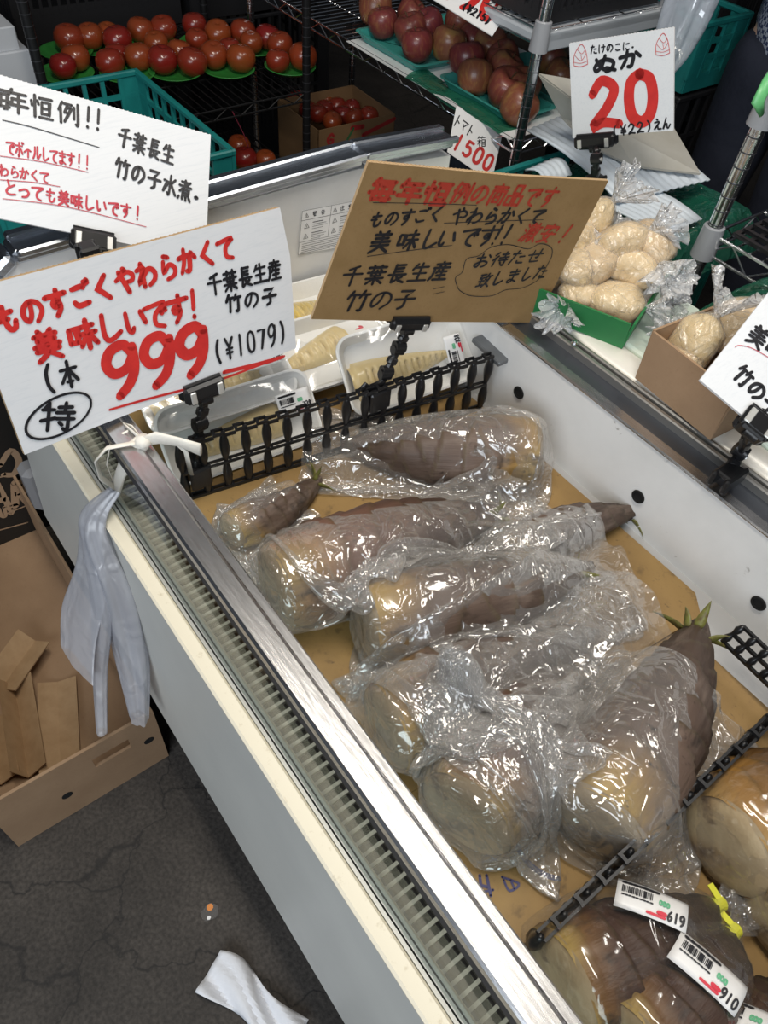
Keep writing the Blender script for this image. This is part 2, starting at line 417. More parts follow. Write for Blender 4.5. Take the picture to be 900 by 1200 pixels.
# end wall
ew = MB(); prof = [(.15, .60), (.15, .87), (.18, .905), (.8, .905), (1.025, .882), (1.025, .45), (.17, .45)]
ew.slab([(XL - .002, y, z) for y, z in prof], (-.04, 0, 0))
build('end_wall', ew, WHITEP, case)
er = MB()
pth = [(XL - .018, .150, .80), (XL - .018, .152, .86), (XL - .018, .165, .895), (XL - .018, .195, .915), (XL - .018, .81, .922), (XL - .018, 1.025, .909)]
for dx, w, dz in ((-.0, .05, 0), ):
    for a_, b_ in zip(pth[:-1], pth[1:]):
        er.bar(a_, b_, w, .022, bev=.006)
er.bar((XL + .012, .20, .926), (XL + .012, .81, .933), .012, .012, bev=.003); er.bar((XL - .036, .20, .926), (XL - .036, .81, .933), .018, .014, bev=.003)
er.bar((XL + .012, .81, .933), (XL + .012, 1.025, .919), .012, .012, bev=.003); er.bar((XL - .036, .81, .933), (XL - .036, 1.025, .919), .018, .014, bev=.003)
build('end_rail', er, M('satin_steel', (.66, .70, .76), .27, 1.0, var=(30, (.5, .53, .58), .45, .7, (6, 1, 6))), case)
bm_ = MB(); bm_.bx(-1.215, -1.165, .10, .16, .30, .42, .012)
for z in (.335, .36, .385): bm_.bx(-1.219, -1.213, .105, .155, z, z + .008)
build('corner_bumper', bm_, M('grey_rubber', (0.22, 0.22, 0.23), .6), case)
build('outer_end_panel', MB().bx(-1.165, -1.113, .14, 1.05, .30, .86), PANEL, case)
build('dark_bracket', MB().bar(ony(560, 395, YB - .006), ony(592, 425, YB - .006), .01, .03, (0, -1, 0), .002), M('bracket_grey', (0.16, 0.17, 0.18), .4, .5), case)
build('rail_screw', MB().lathe([(0, .004), (.004, .003), (.006, 0)], 12, onz(673, 402, ZB + .0185)), CHROME, case)

# warning label on the end wall

# ------------------------------------------------------------------ hand lettering: every character is a set of pen strokes
GL = {
'も': '45954040501270158038 20707572 18505250',
'の': '508042402520124022705084807086406010',
'す': '08789278 58965850423834504560585058303805',
'こ': '228060827076 183035157818',
'ご': '228060827076 183035157818 75958085 88989388',
'く': '-689525527208',
'や': '10606080886580455845 50965882 28885804',
'わ': '30953005 0872387510256065885082225508',
'ら': '40956286 357528356058854075154005',
'か': '08665070626052153812 409632501210 72809055',
'が': '08665070626052153812 409632501210 72809055 80988890',
'て': '08788884505548207806',
'で': '08788884505548207806 70627452 82688858',
'と': '30924255 80703545222045078512',
'っ': '15426056853870144006',
'美': '30973885 70976085 15828582 22667866 10509050 50825050 12348834 504845251203 52309003',
'味': '08750830 -087534753430 08323432 45759075 40529652 68966804 66524215 70529615',
'し': '3095283045088530',
'い': '1580183030153828 70758535',
'!': '55984835 45124606',
'9': '8075629630901466304660508075 8288805062203402',
'0': '509625841650251650047516845075845096',
'1': '-52954805',
'2': '1572459578755540120845129006',
'5': '-75923092 309225586060803255081814',
'7': '-158880884505',
'¥': '15955052 85955052 50525005 22488048 22308030',
'(': '65994075355040256501',
')': '35996075655060253501',
'千': '70952582 08589258 50885003',
'葉': '10859085 33973374 67976774 08629262 30723045 50725045 70727045 30467246 10329032 50445002 46321506 54328806',
'長': '30953042 30927592 30767076 30607060 08439243 324230085018 75325824 464260189004',
'生': '30921265 22748576 50965008 20448244 06089408',
'産': '50985088 18868486 36804272 64805872 10689268 186815300406 40583042 38488248 58605806 36288028 26069206',
'竹': '22950862 18764878 32763006 66955564 60779479 787778126608',
'子': '-188875885064 506456203606 08509452',
'本': '08689268 50965003 48660822 52669422 34246624',
'特': '22901070 08724274 26962604 06364446 52829082 70977064 46649664 46449644 806280086810 56326422',
'毎': '28971272 22848884 28702212 -2870787072066008 06429442 22168618 50704616',
'年': '28971270 22828682 26588258 28582834 06349534 55825502',
'恒': '22962204 08701048 32743860 42889588 52725220 -527286728620 52468646 52228622 40059805',
'例': '22960658 16701604 30886688 46883250 427062703410 40525042 74827430 929592108208',
'商': '50985088 10869086 36804072 64806072 14681404 -1468886888067806 42623448 58626648 34403416 -344066406616 34186618',
'品': '32953258 -329570957058 32607060 08480806 -084842484206 08084208 58485806 -584892489206 58089208',
'お': '10725874 36963620221414305048803674145608 74869070',
'待': '28961078 30720646 20582004 48828882 68976860 40609760 42429642 805880086810 54306218',
'た': '10765678 36961208 56528654 522658129210',
'せ': '05589562 709268405838 3088302045108210',
'致': '08904890 289014664470 10484848 28642820 06145022 66965258 60769676 847670344804 605674249604',
'ま': '14808680 18608260 529650203008202042288410',
'ぬ': '208030505020 58924040181810383066627288508018581060269408',
'け': '189014401808 44669468 749274405806',
'に': '189014401808 48748676 462860149016',
'。': '15180510150225101518',
'ん': '5295100540425540581272069535',
'え': '42965888 206872681008483858109208',
'ボ': '10748474 489548063810 28521222 68528622 80988588 92989690',
'イ': '794946581038 50605004',
'ル': '308628400808 589058129445',
'水': '509650083812 -106638660814 84806058 54609408',
'煮': '20867086 46974666 08669266 82921440 36503622 -365076507622 36367636 36237623 12140602 34143602 58146202 82149202',
'ト': '40954005 42588042',
'マ': '-108488845242 36566418',
'箱': '22970876 18864686 62975276 58869486 06584858 27722704 26560624 30524636 58665806 -586692669206 58469246 58279227 58089208',
'激': '08882078 04621654 06062036 44973886 32843256 -328458845856 32705870 32575857 26446444 44544444 42442604 40285828 58285206 74976462 70789878 907878346204 725882269804',
'安': '50985086 -106610829082 90829066 487430347804 665650181204 06489548',
'警': '08869286 30972878 70977078 10747074 20682050 50684850 76747052 06469446 22363636 20283028 30203004 -302070207004 30047004',
'告': '28901470 22788478 50965052 08529252 26402606 -264076407606 26087608',
'注': '14902280 08622054 06062038 60985488 36809280 40527852 62806208 32089608',
'意': '50985088 16868486 34803870 66806270 08669266 30583032 -305872587232 30467246 30347234 10201608 302034047004 52205214',
'A': '-060650959406 24407840',
'H': '20952005 80958005 20508050',
'R': '20952005 -20957095808070552052 45528805',
'U': '189518304005700582308295',
'S': '8082509522755035822850051522',
'G': '8276509518505005802080454845',
'3': '1885509578685552783048051520',
'4': '-60956005 -559510359035',
'6': '7092305522205004802470442535',
'8': '509522685050802550052025605080725095'}
def parse(ch):
    out = []
    for s in GL[ch].split():
        sharp = s.startswith('-'); s = s.lstrip('-')
        out.append((sharp, [(int(s[i:i + 2]) / 100, int(s[i + 2:i + 4]) / 100) for i in range(0, len(s) - 3, 4)]))
    return out
def smooth_path(P, n=6):
    if len(P) < 3: return P
    Q = [P[0]] + list(P) + [P[-1]]; out = []
    for i in range(1, len(Q) - 2):
        for k in range(n):
            t = k / n; p0, p1, p2, p3 = Q[i - 1], Q[i], Q[i + 1], Q[i + 2]
            out.append(tuple(.5 * (2 * p1[d] + (p2[d] - p0[d]) * t + (2 * p0[d] - 5 * p1[d] + 4 * p2[d] - p3[d]) * t * t + (3 * p1[d] - p0[d] - 3 * p2[d] + p3[d]) * t ** 3) for d in range(2)))
    out.append(P[-1]); return out

class Plane:
    """a flat thing in space: centre c, axes ux (right) and uy (up), normal n; pen strokes are laid on it"""
    def __init__(s, c, ux, uy):
        s.c = Vector(c); s.ux = Vector(ux).normalized(); s.n = s.ux.cross(Vector(uy)).normalized(); s.uy = s.n.cross(s.ux)
        s.z = 0.0006
    def uv(s, x, y): p = onplane(x, y, s.c, s.n) - s.c; return (p.dot(s.ux), p.dot(s.uy))
    def P(s, u, v, z=0.0): return s.c + s.ux * u + s.uy * v + s.n * z
    def stroke(s, mb, pts, w):
        """pts in uv metres: a pen line of width w with round ends"""
        k = len(pts)
        if k < 2: return
        s.z += 0.000004; z = s.z
        V = []; F = []
        for i, p in enumerate(pts):
            a = pts[max(i - 1, 0)]; b = pts[min(i + 1, k - 1)]; dx, dy = b[0] - a[0], b[1] - a[1]; l = math.hypot(dx, dy) or 1e-9
            nx, ny = -dy / l, dx / l
            # miter
            f = 1.0
            if 0 < i < k - 1:
                d1 = (p[0] - a[0], p[1] - a[1]); l1 = math.hypot(*d1) or 1e-9
                cs = abs((-d1[1] / l1) * nx + (d1[0] / l1) * ny); f = min(1 / max(cs, .5), 1.6)
            h = w / 2 * f * (0.86 + .14 * math.sin(PI * min(1, (i + .5) / k)))
            V += [s.P(p[0] + nx * h, p[1] + ny * h, z), s.P(p[0] - nx * h, p[1] - ny * h, z)]
        for i in range(k - 1): F.append((2 * i, 2 * i + 1, 2 * i + 3, 2 * i + 2))
        mb.add(V, F)
        for p in (pts[0], pts[-1]):
            mb.add([s.P(p[0] + math.cos(2 * PI * j / 8) * w * .43, p[1] + math.sin(2 * PI * j / 8) * w * .43, z) for j in range(8)], [tuple(range(8))])
    def glyph(s, mb, ch, cu, cv, h, w, pen, ang=0.0, slant=0.0):
        ca, sa = math.cos(ang), math.sin(ang)
        for sharp, pts in parse(ch):
            q = []
            for x, y in pts:
                a = (x - .5) * w + slant * (y - .5) * h + R.uniform(-.012, .012) * w; b = (y - .5) * h + R.uniform(-.012, .012) * h
                q.append((a, b))
            if not sharp: q = smooth_path(q)
            s.stroke(mb, [(cu + a * ca - b * sa, cv + a * sa + b * ca) for a, b in q], pen * R.uniform(.9, 1.1))
    def line(s, mb, text, p0, p1, hpx, penpx, wf=1.0, slant=0.0, pos=None):
        """text from the photo position of its first character to that of its last"""
        u0 = s.uv(*p0); u1 = s.uv(*p1); n = len(text)
        mb.__dict__.setdefault('segs', []).append((len(mb.f), 'lettering'))
        # metres per pixel on the plane here
        a = s.uv((p0[0] + p1[0]) / 2, (p0[1] + p1[1]) / 2 - 5); b = s.uv((p0[0] + p1[0]) / 2, (p0[1] + p1[1]) / 2 + 5)
        mpp = math.hypot(a[0] - b[0], a[1] - b[1]) / 10
        penpx *= 1.22 if penpx < 6 else 1
        ang = math.atan2(u1[1] - u0[1], u1[0] - u0[0]); L_ = math.hypot(u1[0] - u0[0], u1[1] - u0[1])
        adv = L_ / max(n - 1, 1)
        for i, ch in enumerate(text):
            if ch == ' ': continue
            t = pos[i] if pos else i / max(n - 1, 1)
            cw = (adv * .95 if n > 1 else hpx * mpp) * wf
            if pos: cw = hpx * mpp * wf
            if ch in '!()1。': cw *= .7
            s.glyph(mb, ch, u0[0] + (u1[0] - u0[0]) * t, u0[1] + (u1[1] - u0[1]) * t, hpx * mpp * (.45 if ch == '。' else 1), cw, penpx * mpp, ang, slant)
    def curve(s, mb, pts, penpx, sharp=False):
        sg_ = mb.__dict__.setdefault('segs', [])
        if not sg_ or sg_[-1][1] != 'pen_stroke' or math.hypot(pts[0][0] - s.__dict__.get('last', (0, 0))[0], pts[0][1] - s.__dict__.get('last', (0, 0))[1]) > 45: sg_.append((len(mb.f), 'pen_stroke'))
        s.last = pts[0]
        q = [s.uv(*p) for p in pts]
        a = s.uv(pts[0][0], pts[0][1] - 5); b = s.uv(pts[0][0], pts[0][1] + 5); mpp = math.hypot(a[0] - b[0], a[1] - b[1]) / 10
        s.stroke(mb, q if sharp else smooth_path(q, 5), penpx * mpp)

# warning label on the inner face of the end wall
wl = Plane((XL, .66, .8), (0, 1, 0), (0, 0, 1)); wl.z = .0012
q = [wl.uv(*p) for p in ((354, 247), (421, 234), (411, 287), (349, 298))]
build('warning_label', MB().slab([wl.P(u, v, .0) for u, v in q], (.0008, 0, 0)), PAPER, case)
lb = MB()
def lp(a, b): return (q[0][0] + (q[1][0] - q[0][0]) * a + (q[3][0] - q[0][0]) * b, q[0][1] + (q[1][1] - q[0][1]) * a + (q[3][1] - q[0][1]) * b)
for a0_, b0_, a1_, b1_ in ((0, 0, 1, 0), (0, 1, 1, 1), (0, 0, 0, 1), (1, 0, 1, 1), (0, .22, 1, .22), (0, .72, 1, .72), (.5, 0, .5, .72)):
    wl.stroke(lb, [lp(a0_, b0_), lp(a1_, b1_)], .0007)
for ch, a in (('警', .22), ('告', .36), ('注', .70), ('意', .84)):
    u, v = lp(a, .11); wl.glyph(lb, ch, u, v, .0095, .0095, .0011)
def tri(a, b, sz):
    u, v = lp(a, b); wl.stroke(lb, [(u - sz, v - sz * .8), (u, v + sz), (u + sz, v - sz * .8), (u - sz, v - sz * .8)], .0009); wl.stroke(lb, [(u, v + sz * .3), (u, v - sz * .5)], .0009)
for a in (.08, .57):
    tri(a, .12, .0042); tri(a + .02, .36, .005); tri(a + .02, .6, .005)
    for b in (.30, .35, .40, .45, .54, .59, .64, .68):
        wl.stroke(lb, [lp(a + .12, b), lp(a + R.uniform(.26, .38), b)], .0013 if b in (.30, .54) else .0007)
for b in (.77, .82, .87, .92, .96): wl.stroke(lb, [lp(.05, b), lp(R.uniform(.75, .97), b)], .0008)
build('warning_text', lb, LABELBLK, case)

# ------------------------------------------------------------------ signs
def ink(mb, mat, parent):
    segs = mb.segs + [(len(mb.f), '')]
    for (f0, nm), (f1, _) in zip(segs[:-1], segs[1:]):
        if f1 == f0: continue
        o = MB(); fs = mb.f[f0:f1]; ids = sorted({i for f in fs for i in f}); mp = {i: k for k, i in enumerate(ids)}
        o.add([mb.v[i] for i in ids], [tuple(mp[i] for i in f) for f in fs])
        build(nm, o, mat, parent, label='%s %s' % (mat.name.split('_ink')[0].replace('_', ' '), 'handwritten line' if nm == 'lettering' else 'pen stroke'))
def sign(name, label, pl, corners, mat, edge, thick=.005, extra=None, back=None):
    uv = [pl.uv(*p) for p in corners]
    cu = sum(u for u, v in uv) / len(uv); cv = sum(v for u, v in uv) / len(uv)
    t = thing(name, label, 'sign', pl.P(cu, min(v for u, v in uv)))
    mb = MB(); n = len(uv)
    f = [pl.P(u, v) for u, v in uv]; b = [p - pl.n * thick for p in f]
    mb.add(f, [tuple(range(n))]); mb.add(b, [tuple(range(n - 1, -1, -1))]); mb.cur = 1
    mb.add(f + b, [(i, n + i, n + (i + 1) % n, (i + 1) % n) for i in range(n)])
    # fluted cut edge along the top
    a, c = f[0], f[1]; k = int((c - a).length / .006)
    w_ = min(thick * .42, .002)
    for i in range(k):
        p = a.lerp(c, (i + .5) / k) - pl.n * thick / 2
        d = (c - a).normalized() * .0022
        mb.bar(p - d - pl.n * w_, p + d + pl.n * w_, .001, .0016, pl.uy)
    build('board', mb, [mat, edge], t)
    return t
S = {}
# A: big white sign in front
PA = Plane((-0.775, 0.282, 0.953), (-0.096, 0.992, -0.079), (-0.258, 0.051, 0.965))
sa = sign('price_sign', 'large white corrugated price sign with red 999, in front of the case', PA, [(-43, 341), (328, 243), (340, 300), (347, 408), (29, 533)], WHITEB, FLUTE, .006)
r_ = MB(); k_ = MB(); PA.z = .0008
PA.line(r_, 'ものすごくやわらかくて', (8, 374), (264, 291), 32, 5.4, 1.02)
PA.line(r_, '美味しいです!', (55, 404), (226, 357), 36, 5.4, .95, pos=[0, .22, .40, .58, .72, .88, 1])
PA.line(r_, '999', (143, 433), (226, 411), 60, 13, 1.14)
PA.curve(r_, [(128, 480), (170, 468), (250, 447), (300, 429), (333, 417)], 3)
PA.curve(r_, [(262, 436), (300, 427), (331, 418)], 5)
PA.line(k_, '千葉長生産', (251, 333), (321, 316), 25, 2.9, 1.05)
PA.line(k_, '竹の子', (273, 355), (315, 347), 22, 3.2, .95)
PA.line(k_, '(¥1079)', (255, 412), (330, 389), 27, 2.7, .95)
PA.line(k_, '(本', (57, 444), (80, 438), 34, 3.6, 1.0)
PA.line(k_, '特', (67, 488), (67.1, 488), 35, 3.6, 1.15)
PA.curve(k_, [(68 + 39 * math.cos(a) * .97 - 25 * math.sin(a) * .25, 487 - 39 * math.cos(a) * .28 + 25 * math.sin(a)) for a in [i * 2 * PI / 16 for i in range(17)]], 3)
ink(r_, INKR, sa); ink(k_, INKK, sa)
# B: white sign behind, lying back over the end of the case
PB = Plane((-1.085, 0.341, 1.003), (0.287, 0.897, -0.338), (-0.598, 0.443, 0.669))
sb = sign('handwritten_sign', 'white sign with black and red handwriting leaning at the far left end of the case', PB, [(-45, 75), (247, 158), (241, 304), (-50, 246)], WHITEB, PAPER, .004)
r_ = MB(); k_ = MB(); PB.z = .0008
PB.line(k_, '毎年恒例!!', (1, 115), (115, 141), 27, 2.9, .95, pos=[0, .16, .40, .68, .89, 1])
PB.curve(k_, [(3, 141), (40, 150), (116, 173)], 1.3)
PB.line(r_, 'でボイルしてます!!', (12, 173), (102, 191), 17, 1.7, 1.1)
PB.curve(r_, [(0, 183), (50, 190), (103, 202)], .9)
PB.line(r_, 'わらかくて', (4, 200), (52, 208), 14, 1.7, 1.1)
PB.curve(r_, [(0, 211), (40, 214), (70, 219)], .9)
PB.line(r_, 'とっても美味しいです!', (12, 220), (161, 250), 18, 2.0, 1.05)
PB.curve(r_, [(3, 233), (80, 243), (171, 266)], .9)
PB.line(k_, '千葉長生', (146, 162), (197, 181), 24, 2.5, 1.0)
PB.line(k_, '竹の子水煮。', (143, 198), (234, 229), 25, 2.6, .98)
ink(r_, INKD, sb); ink(k_, INKK, sb)
# C: kraft cardboard sign
PC = Plane((-0.688, 0.712, 0.971), (0.2, 0.956, -0.216), (0.147, 0.189, 0.971))
sc_ = sign('cardboard_sign', 'brown cardboard sign with red and black handwriting on a tall jointed clip', PC, [(432, 190), (600, 206), (713, 212), (628, 378), (480, 377), (365, 374)], KRAFT, FLUTE, .005)
r_ = MB(); k_ = MB(); PC.z = .0008
PC.line(r_, '毎年恒', (448, 223), (512, 226), 27, 4.2, 1.05, .1)
PC.line(r_, '例の商品です', (541, 226), (643, 231), 23, 2.6, 1.0, .15)
PC.curve(k_, [(437, 237), (500, 238), (558, 240)], .9)
PC.line(k_, 'ものすごく', (441, 257), (511, 251), 18, 2.3, 1.05, .2)
PC.line(k_, 'やわらかくて', (538, 253), (629, 253), 18, 2.3, 1.05, .2)
PC.curve(k_, [(520, 261), (570, 259), (636, 257)], .9)
PC.line(k_, '美味しいです!!', (446, 283), (589, 275), 23, 2.6, 1.0, .15, pos=[0, .21, .39, .53, .71, .87, .95, 1.03])
PC.curve(k_, [(430, 300), (480, 293), (529, 287)], .9)
PC.line(r_, '激安!', (622, 272), (662, 274), 20, 2.0, .95, .2)
PC.line(k_, '千葉長生産', (413, 323), (516, 317), 22, 2.3, 1.0, .1)
PC.line(k_, '竹の子', (418, 352), (474, 350), 24, 2.3, 1.05, .15)
PC.line(k_, 'お待たせ', (565, 305), (627, 299), 15, 1.6, 1.0, .2)
PC.line(k_, '致しました', (567, 328), (634, 318), 15, 1.6, 1.0, .2)
cl = [(536, 337), (533, 325), (541, 318), (546, 303), (560, 299), (575, 289), (596, 286), (618, 291), (632, 285), (645, 289), (646, 299), (641, 309), (634, 322), (626, 330), (610, 337), (592, 339), (575, 346), (552, 346), (540, 341), (536, 337)]
PC.curve(k_, cl, .8)
for y in (335, 341): PC.curve(k_, [(507, y + 3), (520, y)], .7)
ink(r_, INKC, sc_); ink(k_, INKK, sc_)
# D: bran price sign
PD = Plane((-0.905, 1.264, 1.026), (0.891, 0.262, 0.371), (-0.372, -0.048, 0.927))
sd = sign('bran_price_sign', 'square white price sign with a big red 20 and two small bamboo doodles', PD, [(667, 51), (790, 32), (789, 153), (671, 162)], WHITEB, PAPER, .004)
r_ = MB(); k_ = MB(); PD.z = .0008
PD.line(k_, 'たけのこに。', (696, 58), (744, 53), 11, 1.5, 1.0)
PD.line(k_, 'ぬか', (708, 75), (739, 69), 22, 4.2, .98)
PD.line(r_, '20', (709, 121), (751, 115), 60, 13.5, 1.02)
PD.line(k_, '(¥22)えん', (721, 154), (781, 144), 13, 1.9, 1.0)
for cx, cy in ((681, 66), (777, 53)):
    PD.curve(r_, [(cx - 8, cy + 11), (cx - 8, cy), (cx - 4, cy - 9), (cx + 1, cy - 14), (cx + 6, cy - 5), (cx + 8, cy + 9)], .8)
    PD.curve(r_, [(cx - 8, cy + 11), (cx, cy + 12), (cx + 8, cy + 9)], .8); PD.curve(r_, [(cx - 8, cy + 7), (cx, cy + 8), (cx + 8, cy + 5)], .6)
    PD.curve(r_, [(cx - 7, cy - 1), (cx, cy + 5), (cx + 6, cy - 3)], .6); PD.curve(r_, [(cx - 4, cy - 8), (cx + 1, cy - 3), (cx + 5, cy - 8)], .6); PD.curve(r_, [(cx, cy - 2), (cx + 1, cy + 4)], .6)
ink(r_, INKR, sd); ink(k_, INKK, sd)
# E: box of tomatoes sign hung on the wire shelf
PE = Plane((-1.363, 1.404, 0.712), (0.6, 0.72, -0.42), (-0.45, 0.3, 0.8))
se = sign('tomato_price_sign', 'small white paper sign with red 1500 hanging from the chrome shelf edge', PE, [(535, 124), (588, 160), (576, 214), (524, 178)], PAPER, PAPER, .0012)
r_ = MB(); k_ = MB(); PE.z = .0008
PE.line(k_, 'トマト', (536, 142), (551, 153), 15, 1.3, 1.1); PE.line(k_, '箱', (564, 166), (564.1, 166), 13, .9, .9)
PE.line(r_, '1500', (537, 167), (572, 190), 21, 3.2, .95)
ink(r_, INKR, se); ink(k_, INKK, se)
# F: apple price sign at the top edge
PF = Plane((-1.484, 1.428, 0.998), (0.81, 0.512, -0.287), (-0.432, 0.851, 0.298))
sf = sign('apple_price_sign', 'white price sign in the apple display with red figures and a black bracketed price', PF, [(540, -55), (612, -12), (577, 42), (503, -4)], PAPER, PAPER, .002)
r_ = MB(); k_ = MB(); PF.z = .0008
PF.line(r_, '190', (532, -18), (576, 6), 42, 5.5, .95); PF.line(k_, '(¥215)', (545, 8), (572, 24), 11, 1.7, 1.0)
ink(r_, INKR, sf); ink(k_, INKK, sf)
# G: sign at the right edge
PG = Plane((-0.289, 0.877, 0.983), (0.891, 0.321, -0.321), (-0.184, 0.902, 0.391))
sg = sign('handwritten_sign', 'white handwritten sign at the right edge, tilted in front of the brown bran box', PG, [(905, 337), (985, 400), (900, 512), (820, 445)], WHITEB, PAPER, .004)
r_ = MB(); k_ = MB(); PG.z = .0008
PG.line(k_, '美味', (888, 395), (909, 411), 27, 3.2, 1.0); PG.line(k_, '竹の子', (871, 441), (903, 475), 25, 3.2, 1.0)
PG.curve(r_, [(861, 407), (866, 405), (880, 408), (900, 419), (912, 428)], .8)
ink(r_, INKD, sg); ink(k_, INKK, sg)

# ------------------------------------------------------------------ kraft liners on the deck
def liner(name, label, poly, z, mat=KRAFT_DECK, th=.004):
    P = [(p.x, p.y, z) for p in poly]
    c = sum((Vector(p) for p in P), Vector()) / len(P)
    mb = MB(); mb.slab(P, (0, 0, th))
    o = build(name, mb, [mat], None, off=c)
    tag(o, label, 'cardboard'); return o
z0 = DZ - .0038
liner('cardboard_liner', 'large kraft cardboard sheet lining the deck under the loose bagged shoots', [Vector((-.755, .24, 0)), Vector((-.20, .24, 0)), Vector((-.155, .775, 0)), Vector((-.185, .80, 0)), Vector((-.69, .80, 0))], z0 + .0045)
lin2 = liner('cardboard_liner', 'kraft cardboard sheet with blue writing under the labelled bamboo shoots', [Vector((-.24, .238, 0)), Vector((.62, .238, 0)), Vector((.62, .74, 0)), Vector((-.22, .735, 0))], z0)
liner('cardboard_liner', 'kraft cardboard sheet under the white trays at the far end', [Vector((-1.05, .24, 0)), Vector((-.758, .24, 0)), Vector((-.693, .80, 0)), Vector((-1.05, .80, 0))], z0 + .001)
OFF_l = OFF[lin2.name]
bl = Plane((0, 0, z0 + .0042), (1, 0, 0), (0, 1, 0))
wr = MB()
for st, w in (([(557, 1036), (572, 1040)], 4), ([(562, 1026), (565, 1052)], 4), ([(570, 1026), (575, 1050)], 4), ([(556, 1047), (578, 1043)], 3),
              ([(588, 1028), (608, 1036), (597, 1044), (590, 1031)], 3), ([(598, 1031), (603, 1042)], 3),
              ([(604, 988), (612, 1003), (624, 1016), (640, 1026), (655, 1030)], 7)):
    bl.curve(wr, st, w)
for (f0, nm), (f1, _) in zip(wr.segs, wr.segs[1:] + [(len(wr.f), '')]):
    o = MB(); fs = wr.f[f0:f1]; ids = sorted({i for f in fs for i in f}); mp = {i: k for k, i in enumerate(ids)}
    o.add([wr.v[i] for i in ids], [tuple(mp[i] for i in f) for f in fs]); build('marker_writing', o, INKB, lin2, label='blue marker writing')

# ------------------------------------------------------------------ black plastic basket fences (dividers)
def fence(label, a, b, z0, z1, n, lean=Vector((0, 0, 0))):
    a = Vector(a); b = Vector(b); d = (b - a).normalized(); L_ = (b - a).length; nn = d.cross(Vector((0, 0, 1)))
    t = thing('basket_divider', label, 'divider', (a + b) / 2 + Vector((0, 0, z0)))
    H = z1 - z0
    def P(s, h, o=0.0): return a + d * s + Vector((0, 0, z0 + h)) + lean * (h / H) + nn * o
    for nm, h, w in (('bottom_rail', .004, .006), ('middle_rail', H * .50, .004)):
        mb = MB()
        for o in (-.004, .004): mb.bar(P(0, h, o), P(L_, h, o), .003, w)
        for i in range(n): mb.bar(P(L_ * (i + .2) / n, h, -.005), P(L_ * (i + .2) / n, h, .005), .004, w * .8)
        build(nm, mb, BLACKP, t)
    mb = MB(); k = n * 2
    for i in range(k):
        h = H - .003 + (.004 if i % 2 else 0)
        for o in (-.005, .005): mb.bar(P(L_ * i / k, h, o), P(L_ * (i + 1) / k + .001, h, o), .003, .005)
        if i % 2: mb.bar(P(L_ * (i + .05) / k, h, 0), P(L_ * (i + .3) / k, h, 0), .012, .004)
    build('top_rail', mb, BLACKP, t)
    for i in range(n + 1):
        s = L_ * i / n; mb = MB(); pts = []; rs = []
        for j in range(13):
            u = j / 12; pts.append(P(s, H * u)); rs.append(.0032 + .0048 * abs(math.sin(2 * PI * u)) ** 1.3)
        mb.tube(pts, rs, 8); build('bar', mb, BLACKP, t, smooth=True)
    return t
fence('black plastic lattice divider standing in front of the white trays', (-.748, .268, 0), (-.662, .792, 0), DZ + .003, .772, 16)
fence('black plastic lattice divider seen edge-on beside the labelled shoots', (.004, .262, 0), (.000, .76, 0), DZ + .003, .75, 15)
# small lattice piece leaning against the back wall at the right
lt = thing('lattice_clip_rack', 'small flat black lattice piece leaning at the foot of the back wall, right edge', 'divider', (-.02, .78, DZ))
la, lb_ = onz(846, 752, .70), onz(935, 838, .70); lc = onz(872, 734, .735)
dx_ = (lb_ - la); dy_ = lc - la
for u0, u1, v0, v1 in ((0, 1, 0, .07), (0, 1, .93, 1), (0, 1, .46, .54)):
    m = MB(); m.bar(la + dx_ * u0 + dy_ * (v0 + v1) / 2, la + dx_ * u1 + dy_ * (v0 + v1) / 2, .004, .005); build('rail', m, BLACKP, lt)
for k in range(7):
    m = MB(); m.tube([la + dx_ * k / 6 + dy_ * v for v in (0, .12, .25, .4, .5, .62, .75, .9, 1)], [.003, .004, .0055, .004, .003, .004, .0055, .004, .003], 8); build('bar', m, BLACKP, lt, smooth=True)

# ------------------------------------------------------------------ labels printed with bar code and price
def price_label(parent, c, ux, uy, w, h, price, red=True, bend=0.0, n=None):
    pl = Plane(c, ux, uy); mb = MB()
    def bp(u, v, z=0.0): return pl.P(u, v, z - bend * ((2 * v / h) ** 2) - bend * .6 * ((2 * u / w) ** 2))
    rr = .1
    mb.grid(lambda a, b: bp((a - .5) * w, (b - .5) * h), 9, 7)
    lab = build('price_label', mb, PAPER, parent, smooth=True, label='white printed price label', solid=.0004)
    old = Plane.P
    pr = MB()
    class B(Plane):
        def P(s, u, v, z=0.0): return bp(u, v, z + .0005)
    q = B(c, ux, uy)
    for k in range(20):
        x = -w * .42 + w * .44 * k / 20; ww = R.choice((.0006, .0011, .0016)) * w / .06
        q.stroke(pr, [(x, -h * .02), (x, h * .22)], ww)
    for k in range(7): q.stroke(pr, [(-w * .42 + k * w * .075, h * .36), (-w * .42 + k * w * .075 + w * .05, h * .36)], h * .11)
    for k in range(9): q.stroke(pr, [(-w * .42 + k * w * .05, -h * .12), (-w * .42 + k * w * .05 + w * .03, -h * .12)], h * .05)
    for i, chh in enumerate(price): q.glyph(pr, chh, w * (.26 + .085 * i), -h * .27, h * .3, w * .08, h * .06)
    build('label_print', pr, LABELBLK, lab)
    gp = MB()
    for k in range(3): q.glyph(gp, '0', w * (.12 + .05 * k), h * .02, h * .16, w * .05, h * .05)
    build('green_figures', gp, LABELGRN, lab)
    if red:
        rp = MB(); q.stroke(rp, [(-w * .05, -h * .40), (w * .2, -h * .40)], h * .08); q.stroke(rp, [(w * .10, -h * .30), (w * .2, -h * .30)], h * .12)
        build('red_band', rp, LABELRED, lab)
    return lab

